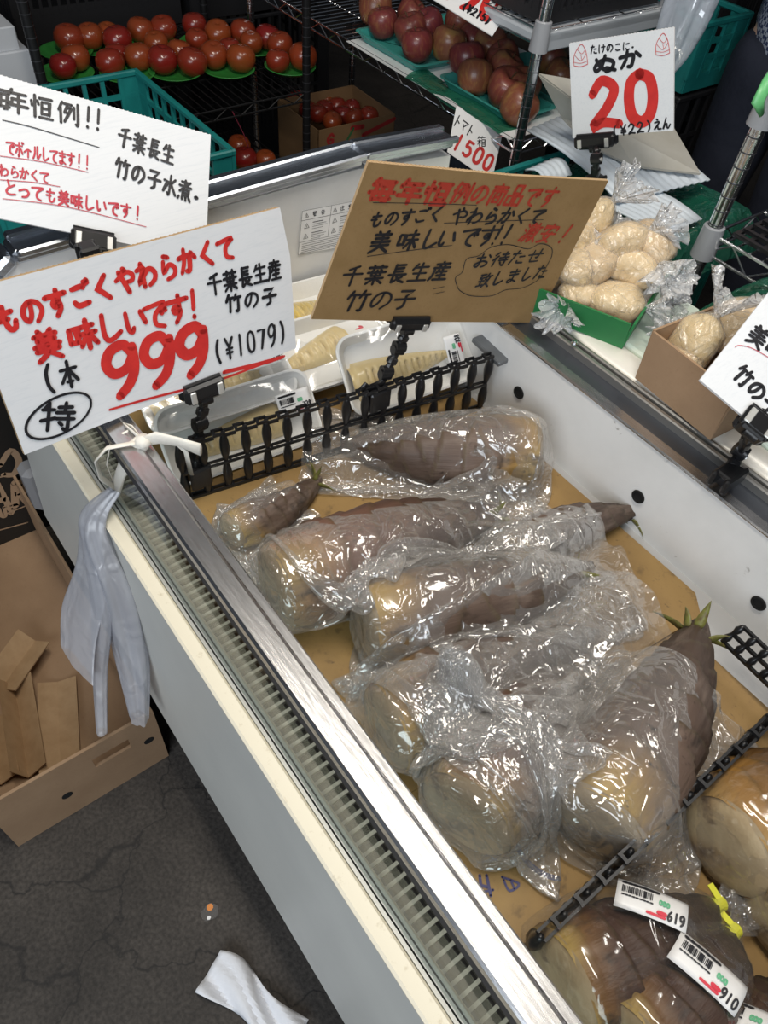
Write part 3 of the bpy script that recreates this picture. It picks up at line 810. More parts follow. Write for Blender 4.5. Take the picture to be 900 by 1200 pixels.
# ------------------------------------------------------------------ bamboo shoots
HUSKD = M('dark_husk', (0.05, 0.03, 0.02), 0.5, attr='tint', var=[(11, (0.11, 0.06, 0.03), .55, .8, (1, 5, 5)), (25, (0.02, 0.013, 0.01), .55, .70, (.8, 1.5, 1.5))], bump=(30, .5, .004, (.25, 3, 3)), spec=.4)
HUSK = M('husk', (0.2, 0.13, 0.1), 0.5, attr='tint', var=[(9, (0.20, 0.15, 0.12), .52, .75, (1, 4, 4)), (17, (0.035, 0.024, 0.018), .57, .70, (.8, 1.5, 1.5)), (55, (0.03, 0.02, 0.015), .62, .72)], bump=(30, .5, .004, (.25, 3, 3)), spec=.4)
CUT = M('cut_base', (0.34, 0.26, 0.15), 0.6, var=[(14, (0.24, 0.16, 0.08), .42, .66), (34, (0.10, 0.065, 0.04), .54, .72), (80, (0.40, 0.32, 0.21), .6, .75)], bump=(45, .5, .004))
LEAF = M('tip_leaf_green', (0.16, 0.17, 0.035), 0.5, var=(30, (0.09, 0.055, 0.02), .4, .7, (1, 6, 6)))
SHOOTS = []
R.seed(20)
PAL = {
 'mauve': [(0, (.40, .28, .10)), (.10, (.34, .19, .075)), (.22, (.17, .085, .058)), (.6, (.085, .046, .032)), (1, (.04, .022, .012))],
 'grey': [(0, (.44, .29, .075)), (.09, (.30, .18, .06)), (.2, (.135, .09, .068)), (.6, (.095, .064, .05)), (1, (.045, .027, .015))],
 'gold': [(0, (.40, .25, .09)), (.12, (.33, .17, .04)), (.35, (.17, .085, .025)), (.7, (.09, .045, .018)), (1, (.05, .03, .015))],
 'dark': [(0, (.42, .29, .09)), (.08, (.20, .10, .035)), (.2, (.075, .036, .022)), (.7, (.04, .023, .016)), (1, (.025, .016, .01))],
}
def pal(p, t):
    P = PAL[p]
    for (t0, c0), (t1, c1) in zip(P[:-1], P[1:]):
        if t <= t1:
            f = (t - t0) / (t1 - t0); return tuple(a + (b - a) * f for a, b in zip(c0, c1))
    return P[-1][1]
def shoot(label, base, tip, r, palette='mauve', lift=0.0, tiplift=0.0, leaves=0, full=1.9, name='bagged_bamboo_shoot', group=None, floor=None):
    fz = DZ + .006 if floor is None else floor
    b = onz(*base, fz + r * .95 + lift); tp_ = onz(*tip, fz + r * .35 + lift + tiplift)
    d = tp_ - b; L_ = d.length; X = d.normalized(); Y = Vector((0, 0, 1)).cross(X).normalized(); Z = X.cross(Y)
    t = thing(name, label, 'bamboo shoot', (b + tp_) / 2 - Vector((0, 0, r)), group)
    Mx = Matrix((X, Y, Z)).transposed()
    K = R.uniform(6.5, 8); ph = R.uniform(0, 6)
    def rad(u): return r * (.93 + .12 * min(u / .15, 1)) * max(0.0, 1 - u ** full * .93) ** .9
    mb = MB(); nu, nv = 44, 72
    for i in range(nv):
        u = i / (nv - 1)
        for j in range(nu):
            a = 2 * PI * j / nu
            sh = u ** 1.15 * K + .55 * math.cos(a * 1 + ph + 2.4 * math.floor(u ** 1.15 * K * .999))
            fr = sh - math.floor(sh)
            rr = rad(u) * (1 + .10 * fr * min(1, u * 5)) + .0005 * math.sin(a * 17 + u * 4) + .0015 * math.sin(5 * a + 9 * u + ph)
            bend = .012 * math.sin(PI * u) * (1 if ph > 3 else -1)
            mb.v.append((u * L_, rr * math.cos(a) + bend, rr * math.sin(a) * .97))
            c = pal(palette, min(1, max(0, u + .05 * math.sin(3 * a + ph))))
            e = max(0, (fr - .82) / .18) * min(1, u * 6)
            st = .94 + .07 * math.sin(a * 23 + ph + 3 * u) + .06 * math.sin(a * 41)
            mb.col.append(tuple(max(0, min(1, x * st * (1 - .45 * e) + g_ * .10 * e)) for x, g_ in zip(c, (.5, .42, .2))))
    for i in range(nv - 1):
        for j in range(nu): mb.f.append((i * nu + j, i * nu + (j + 1) % nu, (i + 1) * nu + (j + 1) % nu, (i + 1) * nu + j)); mb.mi.append(0)
    def place(o):
        o.matrix_local = Matrix.Translation(b - OFF[t.name]) @ Mx.to_4x4()
    h = build('husk', mb, HUSKD if palette in ('dark', 'gold') else HUSK, t, smooth=True, off=(0, 0, 0)); h.parent = t; place(h)
    cb = MB(); r0 = rad(0)
    cb.lathe([(0.0001, .008), (r0 * .3, .0085), (r0 * .45, .0065), (r0 * .62, .0072), (r0 * .8, .0045), (r0 * .95, .001), (r0 * 1.02, -.004)], 36, (0, 0, 0), Matrix.Rotation(-PI / 2, 3, 'Y'))
    o = build('cut_end', cb, CUT, t, smooth=True, off=(0, 0, 0)); o.parent = t; place(o)
    for k in range(leaves):
        a = 2 * PI * k / leaves + R.uniform(-.3, .3) + ph; ln = R.uniform(.026, .046); u0 = R.uniform(.88, .98)
        rr = rad(u0); wv = R.uniform(.0045, .0075); sp = R.uniform(.35, 1.15)
        lm = MB()
        def lf(u, v):
            s = v * ln; out = rr * .9 + s * math.sin(sp) + .012 * v * v * math.sin(sp)
            ax = u0 * L_ + s * math.cos(sp) - .012 * v * v
            w = wv * (1 - v ** 1.6) * (2 * u - 1) * (1 if v > 0 else .7)
            return (ax, out * math.cos(a) - w * math.sin(a), out * math.sin(a) + w * math.cos(a))
        lm.grid(lf, 3, 7)
        o = build('tip_leaf', lm, LEAF, t, smooth=True, off=(0, 0, 0), solid=.0009); o.parent = t; place(o)
    n_ = 24
    SHOOTS.append(dict(t=t, b=np.array(b), d=np.array(X), L=L_, prof=np.array([rad(i / n_) * 1.08 for i in range(n_ + 1)]), r=r, X=X, Y=Y, Z=Z, fz=fz))
    return SHOOTS[-1]

# ------------------------------------------------------------------ plastic bags settle over the shoots (a small cloth solver, run once)
def settle(X, du, dv, colliders, fz, steps=110, iters=7, grav=9.8, pin=None, seam=True, bendk=.22, wallx=None, smooth_in=None):
    nv, nu, _ = X.shape
    rs = np.random.RandomState(3)
    V = np.zeros_like(X); dt = 1 / 60
    ia = [np.arange(0, nu, 2), np.arange(1, nu, 2)]
    def pair(X, A, B, rest, ks, kc):
        d = X[B] - X[A]; l = np.sqrt((d * d).sum(-1, keepdims=True)) + 1e-9
        e = (l - rest) / l; k = np.where(e > 0, ks, kc) * .5 * e
        X[A] += k * d; X[B] -= k * d
    allv = np.arange(nv)[:, None]
    for st in range(steps):
        Xp = X.copy()
        V[..., 2] -= grav * dt; V *= .965
        X = X + V * dt
        for it in range(iters):
            for a in ia:
                pair(X, (allv, a[None]), (allv, (a[None] + 1) % nu), du, 1.0, .6)
            for s0_ in (0, 1):
                r_ = np.arange(s0_, nv - 1, 2)[:, None]; cc = np.arange(nu)[None]
                pair(X, (r_, cc), (r_ + 1, cc), dv, 1.0, .6)
                dg = math.hypot(du, dv)
                pair(X, (r_, cc), (r_ + 1, (cc + 1) % nu), dg, .35, .15)
                pair(X, (r_, cc), (r_ + 1, (cc - 1) % nu), dg, .35, .15)
            if it == iters - 1:
                for s0_ in (0, 2):
                    a = np.arange(s0_, nu, 4)[None]
                    for q in (0, 1): pair(X, (allv, (a + q) % nu), (allv, (a + q + 2) % nu), 2 * du, 0.0, bendk)
                    r_ = np.arange(s0_, nv - 2, 4)[:, None]; cc = np.arange(nu)[None]
                    for q in (0, 1):
                        rq = r_[r_[:, 0] + q + 2 < nv] + q
                        if len(rq): pair(X, (rq, cc), (rq + 2, cc), 2 * dv, 0.0, bendk)
            if it % 3 == 2 or it == iters - 1:
                hit = np.zeros(X.shape[:2], bool)
                for c in colliders:
                    w = X - c['b']; t_ = w @ c['d']; tc = np.clip(t_, 0, c['L'])
                    rr = np.interp(tc / c['L'], np.linspace(0, 1, len(c['prof'])), c['prof']) + .0022
                    ax = c['b'] + tc[..., None] * c['d']; df = X - ax
                    over = (t_ > 0) & (t_ < c['L'])
                    # flat ended: outside the ends use a tight cap
                    df = np.where(over[..., None], df, df * np.array([1., 1, 1]))
                    ds = np.sqrt((df * df).sum(-1)) + 1e-9
                    rr = np.where(over, rr, np.minimum(rr, .9 * rr))
                    endp = (~over) & (np.abs(t_ - tc) > .012)
                    m = (ds < rr) & ~endp
                    if m.any():
                        X[m] = ax[m] + df[m] / ds[m][:, None] * rr[m][:, None]; hit |= m
                m = X[..., 2] < fz; X[..., 2] = np.maximum(X[..., 2], fz); hit |= m
                if wallx: X[..., 1] = np.clip(X[..., 1], wallx[0], wallx[1])
                X[hit] = X[hit] * .7 + np.concatenate([Xp[hit][:, :2], X[hit][:, 2:]], 1) * .3
            if seam:
                h = nu // 2; j = np.arange(1, h); mid = (X[0, j] + X[0, nu - j]) / 2; X[0, j] = mid; X[0, nu - j] = mid
            if pin is not None: X[pin[0]] = pin[1]
        V = (X - Xp) / dt
        sp = np.sqrt((V * V).sum(-1, keepdims=True)); V = np.where(sp > 2.0, V / sp * 2.0, V)
    return X
def bag(S_, W, Lb, s0=.04, nu=76, nv=60, others=(), steps=34, comp=.90, grav=1.5, gather=None, mat=None, tail=0.0, name='plastic_bag', seed=1, mouth=1.0, side=0.0, amp=.006, lift=0.0):
    rs = np.random.RandomState(seed)
    b, d, fz = S_['b'], S_['d'], S_['fz']
    rho = W / PI
    Yv = np.cross([0, 0, 1.0], d); Yv /= np.linalg.norm(Yv)
    dh = np.array([d[0], d[1], 0]); dh /= np.linalg.norm(dh)
    du = 2 * W / nu; dv = Lb / (nv - 1)
    X = np.zeros((nv, nu, 3))
    for i in range(nv):
        v = i / (nv - 1); s = -s0 + v * Lb * comp
        ex = min(1.0, v * 4)            # seam opens into a round tube
        a_h = rho * .96 * (1 + (PI / 2 - 1) * (1 - ex)); a_v = rho * math.sqrt(max(ex, 0.0)) * (1 - .35 * v * (1 - mouth))
        ctr = b + dh * s; ctr[2] = max(fz + a_v + .003, b[2] + d[2] * min(max(s, 0), S_['L']) + rho - S_['r'])
        ctr = ctr + Yv * side * v
        ctr[2] += lift
        if gather is not None and v > .45:
            f = ((v - .45) / .55) ** 1.1; ctr = ctr * (1 - f) + np.array(gather) * f; a_h *= (1 - f * .93); a_v *= (1 - f * .93)
        for j in range(nu):
            an = 2 * PI * j / nu
            X[i, j] = ctr + Yv * math.cos(an) * a_h + np.array([0, 0, 1.0]) * math.sin(an) * a_v
    # broad random buckles so that the loose film wrinkles
    ph = rs.uniform(0, 6.28, 6); g1 = np.arange(nv)[:, None] / nv; g2 = np.arange(nu)[None] / nu * 2 * PI
    w_ = amp * (np.sin(3 * g2 + 5 * g1 + ph[0]) + np.sin(7 * g2 - 11 * g1 + ph[1]) + .7 * np.sin(11 * g2 + 17 * g1 + ph[2]))
    X[..., 2] += np.abs(w_) ; X += rs.normal(0, .0022, X.shape)
    X[..., 2] = np.maximum(X[..., 2], fz)
    pin = None
    if gather is not None: pin = ((slice(nv - 3, nv),), X[nv - 3:].copy()); pin = (slice(nv - 3, nv), X[nv - 3:].copy())
    X = settle(X, du, dv, [S_] + list(others), fz, steps=steps, pin=pin, grav=grav, wallx=(.24, YB - .004))
    mb = MB(); mb.v = [tuple(p) for p in X.reshape(-1, 3)]
    for i in range(nv - 1):
        for j in range(nu): mb.f.append((i * nu + j, i * nu + (j + 1) % nu, (i + 1) * nu + (j + 1) % nu, (i + 1) * nu + j)); mb.mi.append(0)
    return build(name, mb, mat or FILM, S_['t'], smooth=True, subsurf=1, label='clear crinkled plastic bag')

s1 = shoot('bagged bamboo shoot lying farthest back, right behind the black divider, cut end to the right', (628, 528), (400, 520), .056, 'grey', full=2.6)
s2 = shoot('big mauve bagged bamboo shoot with a yellow base, second from the divider, green leafy tip', (322, 690), (592, 600), .062, 'mauve', leaves=5, full=2.6, lift=.006)
s0_ = shoot('small bagged bamboo shoot tucked between the black divider and the big mauve shoot', (272, 622), (376, 560), .030, 'grey', leaves=6, full=2.2)
s4 = shoot('slim bagged bamboo shoot with bare dark tip touching the back wall', (590, 655), (752, 597), .038, 'grey', leaves=4, full=2.2)
s3 = shoot('dirty bagged bamboo shoot with a yellow and black base, in the middle of the pile', (428, 728), (695, 664), .056, 'grey', lift=.012, leaves=3, full=2.4, tiplift=.02)
s5 = shoot('bagged bamboo shoot with a yellow base half hidden under crumpled film beside the steel rail', (452, 852), (700, 742), .056, 'grey', lift=.0, full=2.4)
s6 = shoot('bagged bamboo shoot standing base-down towards the rail under a gathered bag mouth', (545, 955), (672, 782), .062, 'mauve', lift=.002, full=2.6)
s7 = shoot('large bagged bamboo shoot with a bare dark tip and green leaves, nearest the edge-on divider', (692, 962), (822, 728), .066, 'grey', leaves=8, full=2.1, tiplift=.03)
s8 = shoot('golden brown bamboo shoot with pale cut base, at the right edge beyond the divider', (850, 992), (1010, 892), .060, 'gold', full=2.4, name='bamboo_shoot')
s9 = shoot('dark bagged bamboo shoot with a white label reading 619 and a yellow tie', (655, 1158), (838, 1062), .058, 'dark', full=3.0)
s10 = shoot('dark bagged bamboo shoot with a curved white label, at the bottom edge', (735, 1235), (856, 1095), .062, 'dark', full=3.0)
s11 = shoot('dark bagged bamboo shoot with a white label in the bottom right corner', (850, 1310), (945, 1165), .055, 'dark', full=2.8)
s12 = shoot('tan bamboo shoot cut off by the right edge of the picture, below the golden one', (915, 1085), (1030, 1010), .048, 'gold', full=2.4, name='bamboo_shoot')
import time as _t
_t0 = _t.time()
FAST = False
bag(s1, .31, .46, s0=.05, others=[s2], seed=1, lift=.004)
bag(s0_, .20, .20, s0=.05, others=[s2, s1], seed=11, nv=32, nu=52)
bag(s2, .36, .50, s0=.05, others=[s1, s4, s3], seed=2, lift=.01)
bag(s4, .22, .20, s0=.05, others=[s2, s3], seed=3, nv=32, nu=52)
bag(s3, .33, .50, s0=.06, others=[s2, s4, s5], seed=4, lift=.01)
bag(s5, .36, .52, s0=.06, others=[s3, s6, s4], seed=5, lift=.02)
bag(s6, .37, .38, s0=.06, others=[s5, s7], seed=6, gather=tuple(onz(520, 775, DZ + .17)))
bag(s7, .38, .345, s0=.06, others=[s6], seed=7, side=-.02)
def tight(S_, seed):
    """vacuum-tight film just above the husk"""
    mb = MB(); L_ = S_['L']; r = S_['r']; rs = R
    def fn(u, v):
        a = 2 * PI * u; s = -.012 + v * (L_ + .02)
        rr = np.interp(min(max(s / L_, 0), 1), np.linspace(0, 1, len(S_['prof'])), S_['prof']) + .004
        if v < .06: rr *= math.sqrt(v / .06) * .98 + .02
        rr = max(rr, .006) + .002 * math.sin(3 * a + 14 * v + seed) + .0012 * math.sin(9 * a - 23 * v)
        bend = 0
        return Vector(S_['b']) + S_['X'] * s + S_['Y'] * (rr * math.cos(a)) + S_['Z'] * (rr * math.sin(a))
    mb.grid(fn, 40, 48, closed=True)
    return build('plastic_bag', mb, FILM_TIGHT, S_['t'], smooth=True, label='tight clear plastic bag')
for i, q in enumerate((s8, s9, s10, s11, s12)): tight(q, i * 1.7)
def on_shoot(S_, u, a, extra=.007):
    rr = np.interp(u, np.linspace(0, 1, len(S_['prof'])), S_['prof']) + extra
    nrm = S_['Y'] * math.cos(a) + S_['Z'] * math.sin(a)
    return Vector(S_['b']) + S_['X'] * (u * S_['L']) + nrm * rr, nrm
for S_, tgt, price in ((s9, (763, 1057), '619'), (s10, (836, 1137), '910'), (s11, (872, 1190), '820')):
    bu = min(((math.hypot(*(np.array(proj(on_shoot(S_, i / 40, PI * j / 40, .010)[0])) - tgt)), i / 40, PI * j / 40) for i in range(8, 37) for j in range(6, 34)))
    p, nn = on_shoot(S_, bu[1], bu[2], .010)
    k_ = .75 if S_ is s9 else .15
    ux = S_['X'] * k_ - nn.cross(S_['X']) * .9
    ux = (ux - nn * ux.dot(nn)).normalized()
    price_label(S_['t'], p, ux, nn.cross(ux), .068, .034, price, bend=.004)
YTIE = M('yellow_tape', (0.75, 0.75, 0.05), .4)
for S_ in (s9, s10):
    e = Vector(S_['b']) + S_['X'] * (S_['L'] + .004)
    m = MB(); m.lathe([(.007, -.006), (.0085, -.004), (.0085, .006), (.007, .008)], 14, e, Matrix((S_['Y'], S_['Z'], S_['X'])).transposed()); m.bar(e + S_['Z'] * .008, e + S_['Z'] * .008 + S_['Y'] * .02, .007, .0015)
    build('yellow_tie', m, YTIE, S_['t'])
    m = MB()
    def tail(u, v):
        a = 2 * PI * u; rr = .005 + .016 * v + .006 * v * math.sin(6 * a)
        return e + S_['X'] * (v * .035) + S_['Y'] * (rr * math.cos(a)) + S_['Z'] * (rr * math.sin(a) * .7)
    m.grid(tail, 30, 6, closed=True); build('bag_tail', m, FILM, S_['t'], smooth=True)
# stray dark film with print lying behind the big mauve shoot
print('bags', round(_t.time() - _t0, 1))

# ------------------------------------------------------------------ foam trays of boiled bamboo
FOAM = M('white_foam', (0.82, 0.82, 0.80), 0.45, bump=(200, .1, .0006), spec=.4)
BOIL = M('boiled_bamboo', (0.72, 0.53, 0.24), 0.32, attr='tint', var=[(60, (0.70, 0.56, 0.28), .4, .7)], bump=(50, .25, .002), coat=.3)
def rrect(w, h, rd, n=5):
    P = []
    for cx, cy, a0 in ((w / 2 - rd, h / 2 - rd, 0), (-w / 2 + rd, h / 2 - rd, 90), (-w / 2 + rd, -h / 2 + rd, 180), (w / 2 - rd, -h / 2 + rd, 270)):
        for k in range(n + 1):
            a = math.radians(a0 + 90 * k / n); P.append((cx + rd * math.cos(a), cy + rd * math.sin(a)))
    return P
def tray(label, c, ux, uy, w, h, halves, lab=None, price='738', yellow=False):
    pl = Plane(c, ux, uy); t = thing('bamboo_tray', label, 'tray', Vector(c) - pl.n * .03, 'wrapped trays of boiled bamboo')
    rings = [(w * .80, h * .72, -.030, .018), (w * .84, h * .78, -.028, .02), (w * .97, h * .95, -.002, .026), (w * 1.0, h * 1.0, 0, .028), (w * 1.0, h * 1.0, .003, .028), (w * .965, h * .94, .003, .025), (w * .93, h * .88, -.003, .022), (w * .82, h * .74, -.024, .016), (w * .5, h * .4, -.025, .012)]
    mb = MB(); k = 0
    for W_, H_, z, rd in rings:
        for u, v in rrect(W_, H_, min(rd, H_ * .45)): mb.v.append(pl.P(u, v, z))
    m = len(rrect(1, 1, .1))
    for i in range(len(rings) - 1):
        for j in range(m): mb.f.append((i * m + j, i * m + (j + 1) % m, (i + 1) * m + (j + 1) % m, (i + 1) * m + j)); mb.mi.append(0)
    mb.f += [tuple(range(m - 1, -1, -1)), tuple((len(rings) - 1) * m + j for j in range(m))]; mb.mi += [0, 0]
    build('foam_tray', mb, FOAM, t, smooth=50)
    for (cu, cv, L_, Wd, ang, flip) in halves:
        mb = MB(); nu_, nv_ = 15, 70; ca, sa = math.cos(ang), math.sin(ang)
        for i in range(nv_):
            u = i / (nv_ - 1); tp = (1 - .82 * u ** 1.6) * (1 if u > .03 else .8)
            ntch = (u * 15) % 1.0
            for j in range(nu_):
                v = 2 * j / (nu_ - 1) - 1
                prof = math.sqrt(max(0, 1 - v * v))
                inner = abs(v) < .55 and u > .08
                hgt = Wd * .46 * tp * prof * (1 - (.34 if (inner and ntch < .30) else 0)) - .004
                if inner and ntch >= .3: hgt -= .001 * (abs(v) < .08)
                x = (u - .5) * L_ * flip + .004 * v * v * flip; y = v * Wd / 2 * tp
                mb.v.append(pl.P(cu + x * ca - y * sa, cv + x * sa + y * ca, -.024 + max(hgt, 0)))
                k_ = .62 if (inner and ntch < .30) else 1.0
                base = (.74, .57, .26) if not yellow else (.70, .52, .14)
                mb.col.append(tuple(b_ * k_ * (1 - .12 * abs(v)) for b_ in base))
        for i in range(nv_ - 1):
            for j in range(nu_ - 1): mb.f.append((i * nu_ + j, i * nu_ + j + 1, (i + 1) * nu_ + j + 1, (i + 1) * nu_ + j)); mb.mi.append(0)
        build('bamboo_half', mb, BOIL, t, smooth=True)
    mb = MB()
    def wf(a, b):
        u = (a - .5) * w * .985; v = (b - .5) * h * .985; e = min(1, 4 * min(a, 1 - a, b * 1.0, 1 - b)) if min(a, b, 1 - a, 1 - b) > 0 else 0
        return pl.P(u, v, .004 + .006 * e - .004 * math.sin(7 * a + 3 * b) * e)
    mb.grid(wf, 24, 14); build('wrap_film', mb, WRAP, t, smooth=True)
    if lab: price_label(t, pl.P(lab[0], lab[1], .0125), pl.ux if not lab[2] else pl.uy, pl.uy if not lab[2] else -pl.ux, .058, .034, price)
    return t
AX = Vector((.11, .99, 0))
tl = Vector((-.64, .10, .76)); lo = Vector((-.90, .1, .42)); fl_ = Vector((-.99, .1, .12))
# front pair leaning on the divider
tray('white foam tray leaning on the right end of the black divider, under the cardboard sign', (-.762, .700, .733), AX, tl, .255, .135, [(-.01, -.012, .20, .066, 0, 1)], (.085, -.01, True))
tray('white foam tray leaning on the left end of the black divider', (-.800, .395, .702), AX, tl, .26, .125, [(-.02, -.014, .20, .060, .05, -1)], (.092, .012, False))
tray('white foam tray lying behind the left leaning tray, just under the 999 sign', (-.872, .392, .745), AX, lo, .25, .13, [(-.015, -.005, .19, .06, .05, 1)], (.085, .01, False))
tray('white foam tray behind the right leaning tray, upper one of the pair', (-.868, .628, .722), AX, lo, .245, .135, [(-.045, .005, .15, .06, .2, -1), (.045, 0, .13, .05, -.2, 1)], None)
tray('white foam tray behind the right leaning tray, lower one of the pair', (-.90, .60, .693), AX, lo, .265, .14, [(0, 0, .19, .06, 0, 1)], (.09, .03, False))
tray('white foam tray with a yellow bamboo half beside the warning label wall', (-.985, .675, .715), AX, fl_, .25, .15, [(-.015, 0, .18, .10, .1, 1)], None, yellow=True)

# ------------------------------------------------------------------ black jointed sign clips
def clip(label, pl, jaw, pts, base, w=.062, h=.024, basesize=(.035, .03, .03), lever=None):
    """pl: sign plane, jaw: photo position of the jaw on it, pts: joints in space, base: clamp position"""
    u, v = pl.uv(*jaw); c = pl.P(u, v, .004); t = thing('sign_clip', label, 'clip', Vector(base))
    m3 = Matrix((pl.ux, pl.uy, pl.n)).transposed()
    mb = MB(); mb.box(c + pl.n * .002, (w, h, .012), m3, .004); mb.box(c - pl.n * .014, (w, h, .010), m3, .004)
    mb.box(c - pl.uy * h * .42 - pl.n * .004, (w * .8, h * .35, .022), m3, .003)
    mb.tube([c - pl.ux * w * .45 + pl.uy * h * .5, c + pl.ux * w * .45 + pl.uy * h * .5], .004, 8)
    build('jaw', mb, BLACKP, t)
    for s in (-.34, .34):
        build('metal_pad', MB().box(c + pl.ux * w * s + pl.n * .0092 - pl.uy * .002, (.0085, h * .72, .003), m3, .001), PAD, t)
    prev = c - pl.uy * h * .5
    for i, p in enumerate(list(pts) + [Vector(base)]):
        p = Vector(p); l = MB(); d = (p - prev).normalized()
        l.bar(prev, p, .013, .009, tuple(pl.n), .003)
        for e, r in ((prev + d * .003, .0085), (p - d * .003, .0095)):
            l.tube([e - pl.ux * .009, e + pl.ux * .009], r, 12)
        l.bar(prev.lerp(p, .35), prev.lerp(p, .65), .018, .012, tuple(pl.n), .003)
        build('arm_link', l, BLACKP, t, smooth=40)
        build('joint_screw', MB().tube([prev + d * .003 + pl.ux * .009, prev + d * .003 + pl.ux * .0115], .0035, 8), PAD, t)
        prev = p
    b = Vector(base); mb = MB(); bs = basesize
    mb.box(b + Vector((bs[0] * .3, 0, 0)), (.008, bs[1], bs[2]), None, .003); mb.box(b - Vector((bs[0] * .3, 0, 0)), (.008, bs[1], bs[2]), None, .003)
    mb.box(b + Vector((0, 0, bs[2] * .35)), (bs[0] * .7, bs[1] * .7, .008), None, .002)
    build('clamp', mb, BLACKP, t)
    if lever: build('lever', MB().bar(b, Vector(lever), .016, .006, (1, 0, 0), .002), BLACKP, t)
    return t
clip('black jointed clip holding the 999 sign on the divider', PA, (237, 456), [onx(234, 497, -.748), onx(232, 528, -.749)], onx(232, 555, -.749), basesize=(.035, .034, .04), lever=onx(222, 522, -.752))
clip('black jointed clip holding the cardboard sign above the divider', PC, (479, 377), [onx(467, 408, -.715), onx(452, 437, -.71)], onx(441, 465, -.702), w=.07, h=.018, basesize=(.035, .04, .04), lever=onx(424, 452, -.71))
clip('black clip holding the left white sign on the chrome end rail', PB, (109, 283), [], onz(104, 296, .945), w=.062, h=.026, basesize=(.03, .03, .025))
clip('black clip holding the red 20 bran sign', PD, (698, 165), [onz(699, 186, .925)], onz(697, 214, .862), w=.082, h=.022, basesize=(.03, .04, .03))
clip('black jointed clip at the right edge holding a sign over the back rail', PG, (886, 498), [onz(868, 528, .855)], onz(853, 558, .835), w=.045, h=.03, basesize=(.035, .05, .025))

# ------------------------------------------------------------------ boxes of bran pouches on the cover
BRAN = M('bran_pouch', (0.70, 0.51, 0.27), 0.55, var=[(90, (0.74, 0.58, 0.36), .4, .7), (14, (0.60, 0.41, 0.19), .5, .75)], bump=(24, .8, .008), coat=.12, rnd=.06)
GREENBOX = M('green_carton', (0.015, 0.18, 0.05), 0.5, var=(20, (0.012, 0.15, 0.045), .4, .7))
CARD_IN = M('carton_inside', (0.62, 0.58, 0.52), 0.8)
CZ = ZB + .018
def open_box(name, label, c, yaw, w, d, h, mat, inside=None, flare=.0, cat='box', th=.004):
    t = thing(name, label, cat, c); rz = Matrix.Rotation(yaw, 3, 'Z'); c = Vector(c)
    o3 = [(-w / 2, -d / 2), (w / 2, -d / 2), (w / 2, d / 2), (-w / 2, d / 2)]
    for i in range(4):
        a, b = Vector((*o3[i], 0)), Vector((*o3[(i + 1) % 4], 0)); n_ = Vector(((b - a).y, -(b - a).x, 0)).normalized(); f = n_ * flare
        mb = MB()
        mb.slab([c + rz @ p for p in (a, b, b + Vector((0, 0, h)) + f, a + Vector((0, 0, h)) + f)], rz @ (-n_ * th))
        if inside is not None:
            mb.cur = 1; e = -n_ * (th + .0006)
            mb.add([c + rz @ (p + e) for p in (a + Vector((0, 0, .002)), b + Vector((0, 0, .002)), b + Vector((0, 0, h - .001)) + f, a + Vector((0, 0, h - .001)) + f)], [(3, 2, 1, 0)])
        build('side_panel', mb, [mat, inside or mat], t)
    build('bottom_panel', MB().slab([c + rz @ Vector((x, y, .0005)) for x, y in o3], (0, 0, .003)), inside or mat, t)
    return t
ga = onz(614, 363, CZ); gb = onz(729, 409, CZ); gy = math.atan2(gb.y - ga.y, gb.x - ga.x); gw = (gb - ga).length; gd = .205
gc = (ga + gb) / 2 + Vector((-math.sin(gy), math.cos(gy), 0)) * gd / 2
open_box('bran_box', 'low green carton box filled with tied pouches of bran', gc, gy, gw, gd, .05, GREENBOX, CARD_IN, .006)
ba = onz(744, 443, CZ); bb = onz(832, 516, CZ); by_ = math.atan2(bb.y - ba.y, bb.x - ba.x); bw_ = (bb - ba).length; bd = .17
bc = (ba + bb) / 2 + Vector((-math.sin(by_), math.cos(by_), 0)) * bd / 2
open_box('bran_box', 'plain brown carton box with a few bran pouches, right of the green box', bc, by_, bw_, bd, .088, KRAFT_BOX, KRAFT_BOX, .004)
